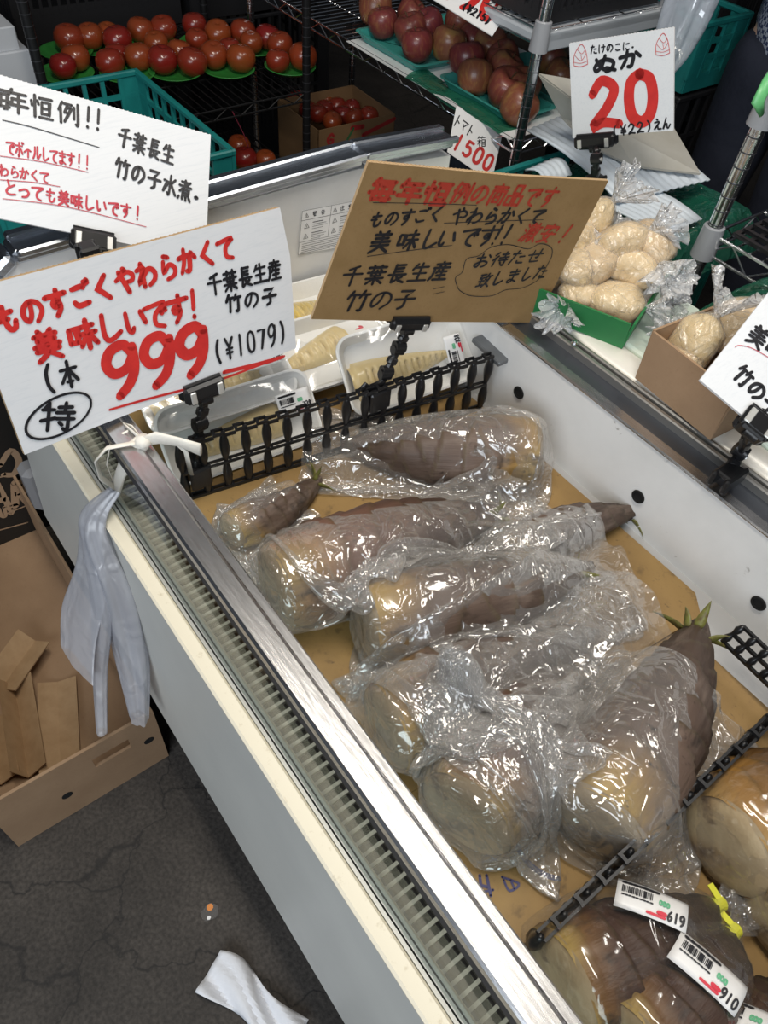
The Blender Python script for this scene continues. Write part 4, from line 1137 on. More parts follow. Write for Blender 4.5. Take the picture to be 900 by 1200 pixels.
def pouch_proto(seed):
    rr = random.Random(seed); t = thing('bran_pouch', 'bran pouch', 'pouch', (0, 0, 0), 'tied pouches of bran')
    ph = [rr.uniform(0, 6) for _ in range(6)]; mb = MB(); A, B_, C_ = .044, .036, .030
    def fn(u, v):
        th = PI * v; a = 2 * PI * u; x = -math.cos(th)
        r = math.sin(th) ** .8
        r *= 1 + .07 * math.sin(3 * a + ph[0]) + .05 * math.sin(2 * a + 4 * x + ph[1])
        if v > .72: r = r * (1 - .5 * ((v - .72) / .28)) * (1 + .10 * math.sin(11 * a + ph[2]) * (v - .72) / .28)
        return (A * x * (1.15 if x > 0 else 1), B_ * r * math.cos(a), C_ * r * math.sin(a) + .028)
    mb.grid(fn, 40, 26, closed=True); build('bran_filling', mb, BRAN, t, smooth=True)
    mb = MB()
    def sh(u, v):
        p = fn(u, .04 + v * .93); q = Vector((p[0], p[1], p[2] - .028)); k = 1.04 + .022 * math.sin(7 * u * PI * 2 + 9 * v + ph[4]) + .018 * math.sin(13 * u * PI * 2 - 17 * v + ph[3])
        return (q.x * k, q.y * k, q.z * k + .028)
    mb.grid(sh, 44, 24, closed=True); build('pouch_film', mb, POUCH_SKIN, t, smooth=True)
    mb = MB(); n_ = rr.choice((9, 11, 13))
    def tf(u, v):
        a = 2 * PI * u; fan = .004 + .036 * v ** 1.2
        w = 1 + .16 * math.sin(n_ * a + ph[3]) * (.3 + v) + .12 * math.sin((n_ + 6) * a + 4 * v)
        flat = .35 + .65 * abs(math.cos(a * .5 + ph[5]))
        return (A * 1.12 + .045 * v * (1 + .3 * math.sin(2 * a + ph[4]) + .08 * math.sin(9 * a)), fan * w * math.cos(a), fan * w * math.sin(a) * flat + .028)
    mb.grid(tf, 64, 8, closed=True); build('tied_top', mb, POUCH_FILM, t, smooth=True)
    return t
protos = [pouch_proto(i) for i in (3, 8, 21)]
PG_ = 'tied pouches of bran'
pl_list = [  # photo x, y, height above cover, yaw, pitch, scale, label
 (655, 316, .025, 1.1, -.7, .92, 'bran pouch at the left front corner of the green box'),
 (684, 338, .02, -1.2, .1, .9, 'bran pouch at the front of the green box, second from the left'),
 (722, 352, .02, .5, -.1, .98, 'bran pouch at the right front corner of the green box'),
 (738, 316, .05, .2, .0, 1.02, 'wide bran pouch at the right side of the green box, above the corner one'),
 (698, 305, .055, 1.9, -.2, .98, 'bran pouch in the middle of the green box'),
 (675, 312, .05, 2.6, .0, .9, 'bran pouch left of the middle one in the green box'),
 (678, 278, .075, 2.5, .2, .9, 'bran pouch at the back left of the green box beside the cardboard sign'),
 (704, 262, .085, 1.0, -.9, 1.08, 'tall upright bran pouch on top of the pile in the green box'),
 (735, 285, .085, .9, -.5, .95, 'bran pouch behind the wide one, with a big white tuft standing up'),
 (766, 284, .08, -.5, .1, 1.0, 'bran pouch at the far right of the green box, tuft fanning out over the edge'),
 (805, 420, .03, 2.4, .1, .85, 'bran pouch lying low at the left end of the brown box'),
 (829, 388, .06, 1.4, -1.2, 1.0, 'tall bran pouch standing in the brown box with a big tuft'),
 (862, 392, .06, .4, -.5, .95, 'bran pouch in the brown box half hidden behind the tilted white sign'),
 (872, 372, .07, .9, -.4, .9, 'small bran pouch at the back of the brown box near the right edge'),
]
for i, (px_, py_, hz, yaw, pit, sc, lab) in enumerate(pl_list):
    p = onz(px_, py_, CZ + hz + .02); p.z = CZ + hz - .006
    src = protos[i % 3]
    if i < 3: src.location = p; src.rotation_euler = (R.uniform(-.3, .3), pit, yaw); src.scale = (sc,) * 3; src['label'] = lab
    else: copy_tree(src, p, (R.uniform(-.3, .3), pit, yaw), sc, lab, PG_)

# ------------------------------------------------------------------ bundle of plastic bags hung on the front rail
hb = thing('hanging_bags', 'bundle of milky plastic bags tied with white twine to the front rail', 'plastic bags', onz(138, 575, .76))
def loft(path, ws, ds, pleat=7, amp=.18, ph=0.0, nu=48):
    mb = MB(); n_ = len(path)
    def cr(P, t):
        f = t * (len(P) - 1); i = min(int(f), len(P) - 2); f -= i
        p0, p1, p2, p3 = P[max(i - 1, 0)], P[i], P[i + 1], P[min(i + 2, len(P) - 1)]
        return .5 * (2 * p1 + (p2 - p0) * f + (2 * p0 - 5 * p1 + 4 * p2 - p3) * f * f + (3 * p1 - p0 - 3 * p2 + p3) * f ** 3)
    def fn(u, v):
        c = cr(path, v); w = cr(ws, v); d = cr(ds, v); a = 2 * PI * u
        k = 1 + amp * math.sin(pleat * a + ph + 2 * v) + amp * .5 * math.sin((pleat + 4) * a - 3 * v)
        return c + Vector((math.cos(a) * w * k, 0, 0)) * .85 + Vector((0, math.sin(a) * d * k, 0)) + Vector((0, math.cos(a) * w * k * .12, 0))
    mb.grid(fn, nu, 30, closed=True); return mb
def P_(x, y, z, dy=0.0): v = onz(x, y, z); v.y = min(v.y, .125) + dy; return v
n0 = onz(136, 572, .745)
build('milky_bag', loft([n0, P_(138, 600, .70), P_(147, 680, .60, -.005), P_(154, 770, .47), P_(163, 842, .37)], [.010, .024, .038, .036, .019], [.010, .016, .022, .02, .012], 5, .12), MILKY, hb, smooth=True)
build('milky_bag', loft([n0, P_(131, 605, .69), P_(117, 670, .60, -.012), P_(106, 725, .52, -.018), P_(104, 772, .47, -.018)], [.008, .022, .044, .052, .050], [.006, .008, .008, .007, .006], 5, .10, 1.2), MILKY, hb, smooth=True)
build('milky_bag', loft([P_(141, 600, .69, -.012), P_(138, 700, .57, -.025), P_(135, 780, .45, -.025), P_(133, 850, .36, -.02)], [.010, .022, .014, .010], [.006, .012, .010, .008], 3, .08, 2.2), MILKY, hb, smooth=True)
TW = M('white_twine', (0.78, 0.75, 0.68), 0.5, bump=(80, .4, .002, (1, 8, 8)))
kn = onz(168, 517, .862)
def ribbon_tw(pts, r=.004, flat=.35): return MB().tube([Vector(p) for p in pts], r, 8, True, flat)
build('twine', ribbon_tw([n0 + Vector((0, 0, .0)), onz(142, 553, .80), onz(152, 532, .845), kn], [.010, .009, .012, .011]), TW, hb, smooth=True)
build('twine', ribbon_tw([n0, onz(118, 560, .79), onz(112, 540, .83), onz(125, 525, .858), kn]), TW, hb, smooth=True)
build('twine', ribbon_tw([kn, onz(185, 513, .868), onz(210, 518, .866), onz(235, 527, .864)], [.008, .011, .009, .012]), TW, hb, smooth=True)
build('twine', ribbon_tw([onz(205, 518, .862), onz(218, 530, .85), onz(224, 556, .81)], .004), TW, hb, smooth=True)
build('twine', ribbon_tw([kn, onz(155, 500, .862), onz(145, 497, .860), onz(160, 510, .866), kn], .003), TW, hb, smooth=True)
build('twine', ribbon_tw([n0, onz(125, 545, .80), onz(130, 515, .845), onz(150, 505, .861)], .0016), TW, hb, smooth=True)
build('knot', MB().lathe([(.0001, -.009), (.008, -.006), (.011, 0), (.008, .006), (.0001, .009)], 12, kn), TW, hb, smooth=True)

# ------------------------------------------------------------------ open carton on the floor
bx0 = thing('cardboard_carton', 'open brown cardboard carton on the floor left of the case', 'box', (-1.05, -.04, 0))
X1, Y0, Y1, X0_, HB = -.690, -.200, .108, -1.45, .205
fw = MB(); y_a, y_b = -.02, .05
fw.bx(X1 - .006, X1, Y0, Y1, 0, .125); fw.bx(X1 - .006, X1, Y0, Y1, .160, HB); fw.bx(X1 - .006, X1, Y0, y_a, .125, .160); fw.bx(X1 - .006, X1, y_b, Y1, .125, .160)
build('side_panel', fw, KRAFT_BOX, bx0, label='front panel with a cut handle slot')
build('side_panel', MB().bx(X0_, X1 - .006, Y1 - .006, Y1, 0, HB), KRAFT_BOX, bx0)
build('side_panel', MB().bx(X0_, X1 - .006, Y0, Y0 + .006, 0, HB), KRAFT_BOX, bx0)
build('side_panel', MB().bx(X0_, X0_ + .006, Y0 + .006, Y1 - .006, 0, HB), KRAFT_BOX, bx0)
build('bottom_panel', MB().bx(X0_ + .006, X1 - .006, Y0 + .006, Y1 - .006, 0.0, .006), KRAFT_BOX, bx0)
for y, z in ((-.085, .085), (.083, .11)):  # no openings cut: black discs carry the dark inside of each vent hole
    build('vent_hole_disc', MB().lathe([(.0001, .0008), (.010, .0008), (.010, 0)], 14, (X1, y, z), Matrix.Rotation(PI / 2, 3, 'Y')), M('hole_shade', (0.004, 0.004, 0.004), .9), bx0)
m = onz(52, 682, .13); build('vent_hole_disc', MB().lathe([(.0001, .0008), (.010, .0008), (.010, 0)], 14, (-.98, Y1 - .006, .14), Matrix.Rotation(PI / 2, 3, 'X')), MATS['hole_shade'], bx0)
STRIP = M('kraft_strip', (0.42, 0.28, 0.155), 0.75, var=(40, (0.36, 0.23, 0.12), .4, .7))
def strip(label, a, b, w, ang, z=.008):
    a = Vector(a); b = Vector(b); d = (b - a).normalized(); nn = Vector((-d.y, d.x, 0)); c = (a + b) / 2
    o = MB(); q = (nn * math.cos(ang) + Vector((0, 0, math.sin(ang)))) * w; q2 = (-nn * math.cos(ang * .6) + Vector((0, 0, math.sin(ang * .6)))) * w
    up = Vector((0, 0, .004))
    o.slab([a, b, b + q, a + q], up); o.slab([a, b, b + q2, a + q2], up)
    tag(build('cardboard_strip', o, STRIP, None, off=c), label, 'cardboard strip', 'folded strips in the floor carton')
strip('folded cardboard strip in the carton, flat one nearest the handle slot', onz(72, 905, .012), onz(68, 800, .012), .040, .35)
strip('folded cardboard strip standing upright left of the flat one in the carton', onz(34, 912, .012), onz(18, 805, .012), .055, 1.2)
strip('slanting cardboard strip by the inner wall of the carton', onz(2, 808, .03), onz(42, 752, .03), .045, .75)
strip('cardboard strip at the left edge of the picture in the carton', onz(2, 920, .012), onz(-12, 850, .012), .05, 1.0)

# ------------------------------------------------------------------ litter on the floor
pa = onz(245, 1140, 0); pb_ = onz(352, 1215, 0); d = (pb_ - pa).normalized(); nn = Vector((-d.y, d.x, 0)); L_ = (pb_ - pa).length
def pf(u, v):
    w = .036 * (1 - .25 * v) * (1 + .12 * math.sin(9 * v)); s = (u - .5) * 2
    z = .003 + .016 * abs(math.sin(4.1 * v + 1.6 * s)) * (1 - .3 * abs(s)) + .007 * abs(math.sin(3.3 * s + 6 * v + 1))
    return pa + d * (v * L_) + nn * (s * w + .008 * math.sin(6 * v)) + Vector((0, 0, z))
mb = MB(); mb.grid(pf, 14, 26)
tag(build('crumpled_paper', mb, M('white_paper', (0.75, 0.77, 0.82), .6, bump=(35, .6, .004)), None, smooth=25, off=(pa + pb_) / 2, solid=.0006), 'crumpled strip of white paper on the dark floor at the bottom edge', 'paper')
sc0 = onz(246, 1069, 0); st = thing('fallen_sticker', 'small torn orange and black sticker on the floor', 'sticker', sc0)
build('backing', MB().slab([sc0 + Vector((.014 * math.cos(a) * (1 + .15 * math.sin(5 * a)), .017 * math.sin(a), .0005)) for a in [i * PI / 7 for i in range(14)]], (0, 0, .0008)), INKK, st)
build('orange_patch', MB().slab([sc0 + Vector((-.007, .004, .0015)) + Vector((.006 * math.cos(a), .0065 * math.sin(a), 0)) for a in [i * PI / 4 for i in range(8)]], (0, 0, .0004)), M('orange_print', (0.75, 0.25, 0.04), .5), st)
build('white_patch', MB().slab([sc0 + Vector((.0075, -.006, .0015)) + Vector((.0035 * math.cos(a), .004 * math.sin(a), 0)) for a in [i * PI / 3 for i in range(6)]], (0, 0, .0004)), PAPER, st)

clip('black clip holding the price sign in the apple display', PF, (590, 20), [], onz(600, 34, .955), w=.05, h=.024, basesize=(.02, .03, .02))

# ------------------------------------------------------------------ background: crates, racks and produce
TEAL = M('teal_plastic', (0.012, 0.20, 0.19), 0.42, var=(12, (0.01, 0.16, 0.155), .4, .7))
BLKCR = M('black_crate', (0.014, 0.014, 0.016), 0.5)
def crate(name, label, x0, x1, y0, y1, z0, z1, mat, cat='crate', rows=3, pitch=.045, rim=.014, group=None, th=.006):
    c = Vector(((x0 + x1) / 2, (y0 + y1) / 2, z0)); t = thing(name, label, cat, c, group)
    build('floor_panel', MB().bx(x0, x1, y0, y1, z0, z0 + .006), mat, t)
    H = z1 - z0
    rmb = MB()
    for a, b, cc, d in ((x0 - rim * .5, x1 + rim * .5, y0 - rim * .5, y0 + rim * .5), (x0 - rim * .5, x1 + rim * .5, y1 - rim * .5, y1 + rim * .5), (x0 - rim * .5, x0 + rim * .5, y0, y1), (x1 - rim * .5, x1 + rim * .5, y0, y1)):
        rmb.bx(a, b, cc, d, z1 - .014, z1, .003)
    build('rim', rmb, mat, t)
    for side in range(4):
        mb = MB(); alongx = side < 2; L0, L1 = (x0, x1) if alongx else (y0, y1); f = (y0, y1, x0, x1)[side]
        def b_(s0, s1, h0, h1, tk=th):
            if alongx: mb.bx(s0, s1, f - tk / 2, f + tk / 2, z0 + h0, z0 + h1)
            else: mb.bx(f - tk / 2, f + tk / 2, s0, s1, z0 + h0, z0 + h1)
        b_(L0, L1, 0, H * .25)
        for r in range(1, rows): b_(L0, L1, H * (.25 + .68 * r / rows) - .006, H * (.25 + .68 * r / rows) + .006, th * 1.2)
        n = max(2, int((L1 - L0) / pitch))
        for k in range(n + 1): s = L0 + (L1 - L0) * k / n; b_(s - .005, s + .005, H * .2, H - .01, th * 1.4)
        b_(L0, L0 + .05, H * .25, H - .01); b_(L1 - .05, L1, H * .25, H - .01)
        build('side_panel', mb, mat, t)
    return t
tc_ = crate('teal_crate', 'teal plastic crate behind the left white sign, a clear lidded tray inside', -2.02, -1.53, .28, .795, .56, .755, TEAL)
lm = thing('clear_tray', 'clear plastic lidded tray inside the teal crate behind the left sign', 'tray', (-1.72, .62, .57))
mb = MB()
def lid(u, v):
    q = rrect(.30, .24, .05, 6); k = int(u * len(q)) % len(q); x, y = q[k]
    s, z = [(1, .0), (1.0, .10), (1.03, .105), (1.03, .112), (.95, .118), (.6, .122), (.01, .123)][int(round(v * 6))]
    return (-1.72 + x * s, .62 + y * s, .567 + z)
mb.grid(lid, 28, 7, closed=True); build('lid', mb, film('clear_lid', 0.25, .5, white=(.6, .62, .63), sc=8, strength=.2), lm, smooth=True)
build('tray_base', MB().bx(-1.86, -1.58, .51, .73, .567, .60, .008), M('grey_tray', (.4, .42, .42), .3), lm)
crate('black_crate', 'black plastic crate under the teal crate at the left edge', -2.02, -1.53, .28, .795, .28, .545, BLKCR, rows=3)
crate('black_crate', 'black plastic crate at the bottom of the stack at the left edge', -2.02, -1.53, .28, .795, .0, .268, BLKCR, rows=3)
# black carton with tan letters
bk = thing('printed_carton', 'black carton printed with big tan letters, left of the case end', 'box', (-1.6, -.05, 0))
BKC = M('black_carton', (0.012, 0.011, 0.010), .6)
build('carton_body', MB().bx(-1.80, -1.40, -.25, .20, .0, .52, .003), BKC, bk)
kp = Plane((-1.40, 0, .3), (0, 1, 0), (0, 0, 1)); kp.z = .001
TAN = M('tan_print', (0.36, 0.24, 0.15), .7)
for txt, p0, p1, h_, w_ in (('AR', (0, 583), (24, 578), 30, 6.5), ('US', (3, 600), (12, 597), 12, 2.4)):
    mb = MB(); kp.line(mb, txt, p0, p1, h_, w_, 1.0); build('printed_letters', mb, TAN, bk)
mb = MB(); kp.curve(mb, [(0, 545), (12, 528), (22, 540), (16, 555), (4, 556)], 6); build('printed_emblem', mb, TAN, bk)
for q in ([(-5, 560), (30, 552)], [(-5, 607), (36, 590)], [(-5, 622), (32, 612)]):
    mb = MB(); kp.curve(mb, q, 1.5); build('printed_rule', mb, TAN, bk)
# white carton top left
p = onx(12, 60, -2.30); wb = thing('white_carton', 'white carton at the top left corner of the picture', 'box', (-2.45, p.y - .1, p.z - .12))
build('carton_body', MB().bx(-2.58, -2.32, p.y - .30, p.y + .055, p.z - .13, p.z - .01, .003), M('white_carton', (.5, .52, .55), .6), wb)
build('lid', MB().bx(-2.60, -2.33, p.y - .32, p.y + .035, p.z - .012, p.z + .045, .003), MATS['white_carton'], wb)
crate('black_crate', 'black crate under the white carton in the top left corner', -2.62, -2.28, p.y - .34, p.y + .06, p.z - .36, p.z - .135, BLKCR)
crate('black_crate', 'bottom black crate below the white carton in the top left corner', -2.62, -2.28, p.y - .34, p.y + .06, 0, p.z - .365, BLKCR)

def wire_shelf(parent, x0, x1, y0, y1, z, mat, long_x=True, pitch=.026, drop=.028, gauge=.0022):
    mb = MB()
    for zz in (z, z - drop):
        mb.tube([(x0, y0, zz), (x1, y0, zz), (x1, y1, zz), (x0, y1, zz), (x0, y0, zz)], gauge * 1.4, 6, False)
    build('shelf_frame', mb, mat, parent)
    mb = MB()
    if long_x:
        k = int((x1 - x0) / pitch)
        for i in range(k + 1): x = x0 + (x1 - x0) * i / k; mb.tube([(x, y0, z), (x, y1, z)], gauge, 5, False)
        for y in (y0 + (y1 - y0) / 3, y0 + (y1 - y0) * 2 / 3): mb.tube([(x0, y, z - .004), (x1, y, z - .004)], gauge * 1.3, 5, False)
    else:
        k = int((y1 - y0) / pitch)
        for i in range(k + 1): y = y0 + (y1 - y0) * i / k; mb.tube([(x0, y, z), (x1, y, z)], gauge, 5, False)
        for x in (x0 + (x1 - x0) / 3, x0 + (x1 - x0) * 2 / 3): mb.tube([(x, y0, z - .004), (x, y1, z - .004)], gauge * 1.3, 5, False)
    build('shelf_wires', mb, mat, parent)
    mb = MB()
    def zig(a, b):
        a = Vector(a); b = Vector(b); L_ = (b - a).length; k = max(2, int(L_ / .045)); pts = []
        for i in range(k + 1): pts.append(a.lerp(b, i / k) + Vector((0, 0, 0 if i % 2 else -drop)))
        mb.tube(pts, gauge, 5, False)
    zig((x0, y0, z), (x1, y0, z)); zig((x1, y0, z), (x1, y1, z)); zig((x0, y0, z), (x0, y1, z)); zig((x0, y1, z), (x1, y1, z))
    build('shelf_truss', mb, mat, parent)
def post(parent, x, y, z0, z1, mat, r=.0125, clips=()):
    mb = MB(); mb.tube([(x, y, z0), (x, y, z1)], r, 14); z = z0 + .03; mb.cur = 1
    while z < z1: mb.tube([(x, y, z), (x, y, z + .002)], r * 1.06, 14); z += .025
    build('post', mb, [mat, M('groove_grey', (.08, .08, .09), .4, .6)], parent, smooth=40)
    for zc in clips:
        mb = MB(); mb.lathe([(r * 1.1, -.03), (r * 1.75, -.028), (r * 1.5, .03), (r * 1.1, .032)], 14, (x, y, zc)); build('shelf_collar', mb, MATS.get('collar_grey') or M('collar_grey', (.32, .33, .35), .3), parent, smooth=40)

# tomato rack
TZ = .578
tr = thing('wire_rack', 'black wire rack holding plates of tomatoes', 'rack', (-2.5, .95, 0))
TX1, TX0, TY0, TY1 = -2.10, -2.75, .58, 1.36
wire_shelf(tr, TX0, TX1, TY0, TY1, TZ, BLACKW, False)
wire_shelf(tr, TX0, TX1, TY0, TY1, .30, BLACKW, False)
for x, y in ((TX1, TY1), (TX1, TY0), (TX0, TY1), (TX0, TY0)): post(tr, x, y, 0, 1.5 if y == TY1 else 1.5, BLACKW)
TOM = M('tomato_skin', (0.25, 0.026, 0.012), 0.26, var=[(9, (0.19, 0.045, 0.016), .45, .75)], coat=.3, rnd=.14, spec=.5)
GRNPL = M('green_plate', (0.035, 0.25, 0.045), 0.35)
def plate(c, label, sx=1.0):
    t = thing('green_plate', label, 'plate', c, 'green plates of tomatoes')
    mb = MB(); mb.lathe([(.0001, .002), (.055, .002), (.072, .012), (.080, .016), (.082, .018), (.079, .0185), (.070, .015), (.054, .006), (.0001, .005)], 32, c)
    build('dish', mb, GRNPL, t, smooth=True); return t
plates = [('front', 'leftmost', (78, 88)), ('front', 'second from left', (150, 88)), ('front', 'third from left', (206, 86)), ('front', 'fourth from left', (268, 83)), ('front', 'rightmost', (340, 80)),
          ('back', 'leftmost', (78, 62)), ('back', 'second from left', (122, 58)), ('back', 'third from left', (180, 55)), ('back', 'fourth from left', (240, 52)), ('back', 'rightmost', (297, 58))]
for row, nm, px_ in plates:
    c = onz(*px_, TZ + .012); c.z = TZ + .003
    plate(c, 'green oval plate of tomatoes, %s in the %s row of the black rack' % (nm, row))
tp_ = thing('tomato', 'tomato', 'tomato', (0, 0, 0), 'tomatoes on the black rack')
mb = MB(); mb.lathe([(.0001, .0015), (.012, 0), (.024, .004), (.034, .016), (.038, .030), (.036, .044), (.028, .056), (.016, .0615), (.006, .0605), (.0001, .058)], 28)
tb = build('skin', mb, TOM, tp_, smooth=True)
toms = [(80, 47, 1.08, 'back leftmost'), (107, 43, 1.0, 'back second'), (126, 37, .85, 'back second'), (140, 48, 1.05, 'back second'), (163, 36, 1.0, 'back third'), (193, 33, 1.0, 'back third'), (184, 49, .9, 'back third'),
        (90, 69, 1.0, 'front leftmost'), (74, 77, .9, 'front leftmost'), (137, 63, .85, 'front second'), (131, 74, 1.0, 'front second'), (164, 68, 1.02, 'front second'),
        (189, 71, 1.05, 'front third'), (208, 60, .9, 'front third'), (222, 74, 1.06, 'front third'), (228, 29, .95, 'back fourth'), (229, 44, .85, 'back fourth'), (255, 38, 1.02, 'back fourth'),
        (283, 38, 1.0, 'back rightmost'), (294, 48, .88, 'back rightmost'), (311, 44, 1.0, 'back rightmost'), (250, 64, 1.02, 'front fourth'), (269, 56, .85, 'front fourth'), (281, 70, 1.06, 'front fourth'),
        (330, 52, .98, 'front rightmost'), (325, 70, .88, 'front rightmost'), (353, 68, 1.06, 'front rightmost')]
byp = {}
for q in toms: byp.setdefault(q[3], []).append(q)
names = {}
for k, v in byp.items():
    v.sort(key=lambda q: q[0]); words = ['left', 'middle', 'right'] if len(v) == 3 else ['left', 'right']
    for w, q in zip(words, v): names[q] = w
first = True
for q in toms:
    c = onz(q[0], q[1], TZ + .045); c.z = TZ + .011
    row, nm = q[3].split(' ')
    lab = 'shiny red tomato, %s one on the %s plate of the %s row' % (names[q], nm if nm.endswith('most') else nm + ' from left', row)
    rt = (R.uniform(-.25, .25), R.uniform(-.25, .25), R.uniform(0, 6))
    if first: tp_.location = c; tp_.rotation_euler = rt; tp_.scale = (q[2] * 1.13,) * 3; tp_['label'] = lab; first = False
    else: copy_tree(tp_, c, rt, q[2] * 1.13, lab)
# lower shelf plate
c = onz(292, 192, .33); c.z = .303; plate(c, 'green plate with three tomatoes on the lower shelf of the black rack')
for (x, y, s, w) in ((279, 169, .95, 'back'), (288, 185, 1.0, 'front left'), (310, 184, .85, 'right')):
    c = onz(x, y, .35); c.z = .312; copy_tree(tp_, c, (.1, 0, x), s * 1.1, 'red tomato, %s one on the lower shelf plate of the black rack' % w)
tag(build('pink_ribbon', MB().tube([onz(291, 172, .385), onz(286, 158, .42), onz(272, 130, .47)], .003, 6, True, .4), M('pink_tape', (.35, .05, .09), .5), None, off=onz(291, 172, .385)), 'pink tape rising from the lower shelf plate of tomatoes', 'ribbon')
# black crates behind the tomatoes
crate('black_crate', 'black lattice crate standing behind the tomato rack, left', -3.45, -2.85, .75, 1.32, .55, .95, BLKCR, rows=4, pitch=.03)
crate('black_crate', 'black lattice crate standing behind the tomato rack, right', -3.35, -2.85, 1.36, 1.95, .55, .9, BLKCR, rows=4, pitch=.03)
crate('black_crate', 'black crate stacked under the left lattice crate behind the tomatoes', -3.45, -2.85, .75, 1.32, .0, .54, BLKCR)
crate('black_crate', 'black crate stacked under the right lattice crate behind the tomatoes', -3.35, -2.85, 1.36, 1.95, .0, .54, BLKCR)
# tomato cartons
N0, Lf, Rt = onz(378, 152, .40), onz(320, 118, .40), onz(468, 132, .40)
vx = (Lf - N0); vy = (Rt - N0); yaw = math.atan2(vy.y, vy.x)
cw = vy.length; cd = vx.length; cc = N0 + (Lf - N0) / 2 + (Rt - N0) / 2; cc.z = .20
KD = M('tomato_carton', (0.26, 0.15, 0.07), .75)
tcb = open_box('tomato_carton', 'open cardboard carton of tomatoes with a red G on its end, behind the case', cc, yaw, cw, cd, .20, KD, KD)
open_box('tomato_carton', 'cardboard carton under the open carton of tomatoes', cc - Vector((0, 0, .198)), yaw, cw, cd, .195, KD, KD)
gp = Plane(N0, vy, (0, 0, 1)); gp.z = .002
mb = MB(); gp.line(mb, 'G', (387, 163), (387.1, 163), 13, 3.0, .9); build('printed_letter', mb, M('red_print', (.42, .03, .03), .6), tcb)
mb = MB(); gp.curve(mb, [(412, 150), (425, 148)], 6); gp.curve(mb, [(425, 158), (462, 139)], 5); build('printed_band', mb, MATS['red_print'], tcb)
mb = MB(); gp.curve(mb, [(402, 172), (414, 150)], 3); build('printed_stripe', mb, M('green_print', (.04, .16, .06), .6), tcb)
ti = 0
for (x, y) in ((350, 112), (364, 115), (384, 112), (380, 123), (396, 120), (372, 128), (388, 135), (402, 130), (415, 122), (418, 133), (431, 130), (360, 124)):
    c = onz(x, y, .37); c.z = .325; ti += 1
    copy_tree(tp_, c, (R.uniform(-.4, .4), R.uniform(-.4, .4), R.uniform(0, 6)), .95, 'dark red tomato lying in the open carton with the red G', 'tomatoes in the open carton')

# apple rack
ar = thing('wire_rack', 'chrome wire rack with trays of apples', 'rack', (-1.75, 1.65, 0))
AX1, AX0, AY0, AY1 = -1.265, -2.55, 1.43, 1.86
wire_shelf(ar, AX0, AX1, AY0, AY1, .745, CHROME, True)
wire_shelf(ar, AX0, AX1, AY0, AY1, .985, CHROME, True)
for x, y in ((AX1, AY0), (AX1, AY1), (AX0, AY0), (AX0, AY1)): post(ar, x, y, 0, 1.45, CHROME, clips=(.975,))
sl = MB(); sl.bx(AX1 - .25, AX1 + .012, AY0 - .012, AY1 + .01, .962, .982, .004); sl.bx(AX1 + .004, AX1 + .012, AY0, AY1, .945, .985, .003)
build('shelf_liner', sl, M('grey_liner', (.42, .45, .48), .35), ar)
build('liner_sheet', MB().slab([(-1.98, AY0 - .012, .746), (AX1 - .02, AY0 - .012, .746), (AX1 - .02, AY1, .749), (-1.98, AY1, .749)], (0, 0, .0012)), PAPER, ar)
crate('black_crate', 'black slotted crate on the upper shelf of the chrome rack', -1.62, -1.285, 1.45, 1.84, .99, 1.10, BLKCR, rows=2, pitch=.022)
TEALT = M('teal_tray', (0.05, 0.34, 0.30), 0.35)
def fruit_tray(label, x0, x1, y0, y1, z):
    t = thing('fruit_tray', label, 'tray', ((x0 + x1) / 2, (y0 + y1) / 2, z)); mb = MB()
    cx, cy, w, h = (x0 + x1) / 2, (y0 + y1) / 2, x1 - x0, y1 - y0
    rings = [(.86, 0), (.98, .018), (1.03, .020), (1.03, .022), (.96, .022), (.84, .004), (.2, .004)]
    for s, dz in rings:
        for i, (u, v) in enumerate(rrect(w * s, h * s, .02)): mb.v.append((cx + u, cy + v, z + dz))
    m_ = len(rrect(1, 1, .1))
    for i in range(len(rings) - 1):
        for j in range(m_): mb.f.append((i * m_ + j, i * m_ + (j + 1) % m_, (i + 1) * m_ + (j + 1) % m_, (i + 1) * m_ + j)); mb.mi.append(0)
    mb.f += [tuple(range(m_ - 1, -1, -1)), tuple((len(rings) - 1) * m_ + j for j in range(m_))]; mb.mi += [0, 0]
    build('tray_shell', mb, TEALT, t, smooth=40)
    return t
fruit_tray('teal plastic fruit tray at the left end of the apple shelf', -1.985, -1.69, 1.45, 1.62, .7485)
fruit_tray('teal plastic fruit tray behind the left front tray on the apple shelf', -1.985, -1.69, 1.65, 1.82, .7485)
fruit_tray('teal plastic fruit tray at the right end of the apple shelf, green film beneath', -1.62, -1.33, 1.465, 1.62, .7485)
fruit_tray('teal plastic fruit tray at the back right of the apple shelf', -1.64, -1.31, 1.65, 1.82, .7485)
gf = MB()
gf.grid(lambda u, v: (-1.70 + u * .38, 1.415 + v * .08, .7485 + .004 + .005 * math.sin(9 * u + 3 * v) - .03 * max(0, .25 - v)), 24, 8)
tag(build('green_film_sheet', gf, GREEN_FILM, None, smooth=True, off=(-1.5, 1.45, .752)), 'crumpled green plastic film under the right apple tray', 'plastic film')
APP = M('apple_skin', (0.21, 0.045, 0.038), 0.36, var=[(26, (0.34, 0.14, 0.06), .50, .78, (5, 5, 1)), (9, (0.32, 0.17, 0.06), .50, .66)], rnd=.25, coat=.15)
ap = thing('apple', 'apple', 'apple', (0, 0, 0), 'apples on the chrome rack')
mb = MB(); mb.lathe([(.0001, .008), (.010, .003), (.018, .001), (.030, .008), (.040, .028), (.043, .048), (.039, .064), (.028, .074), (.014, .075), (.005, .068), (.0001, .064)], 28)
build('skin', mb, APP, ap, smooth=True)
build('stem', MB().tube([(0, 0, .064), (.002, 0, .074), (.005, .001, .084)], .0015, 6), M('stem_brown', (.09, .05, .02), .7), ap)
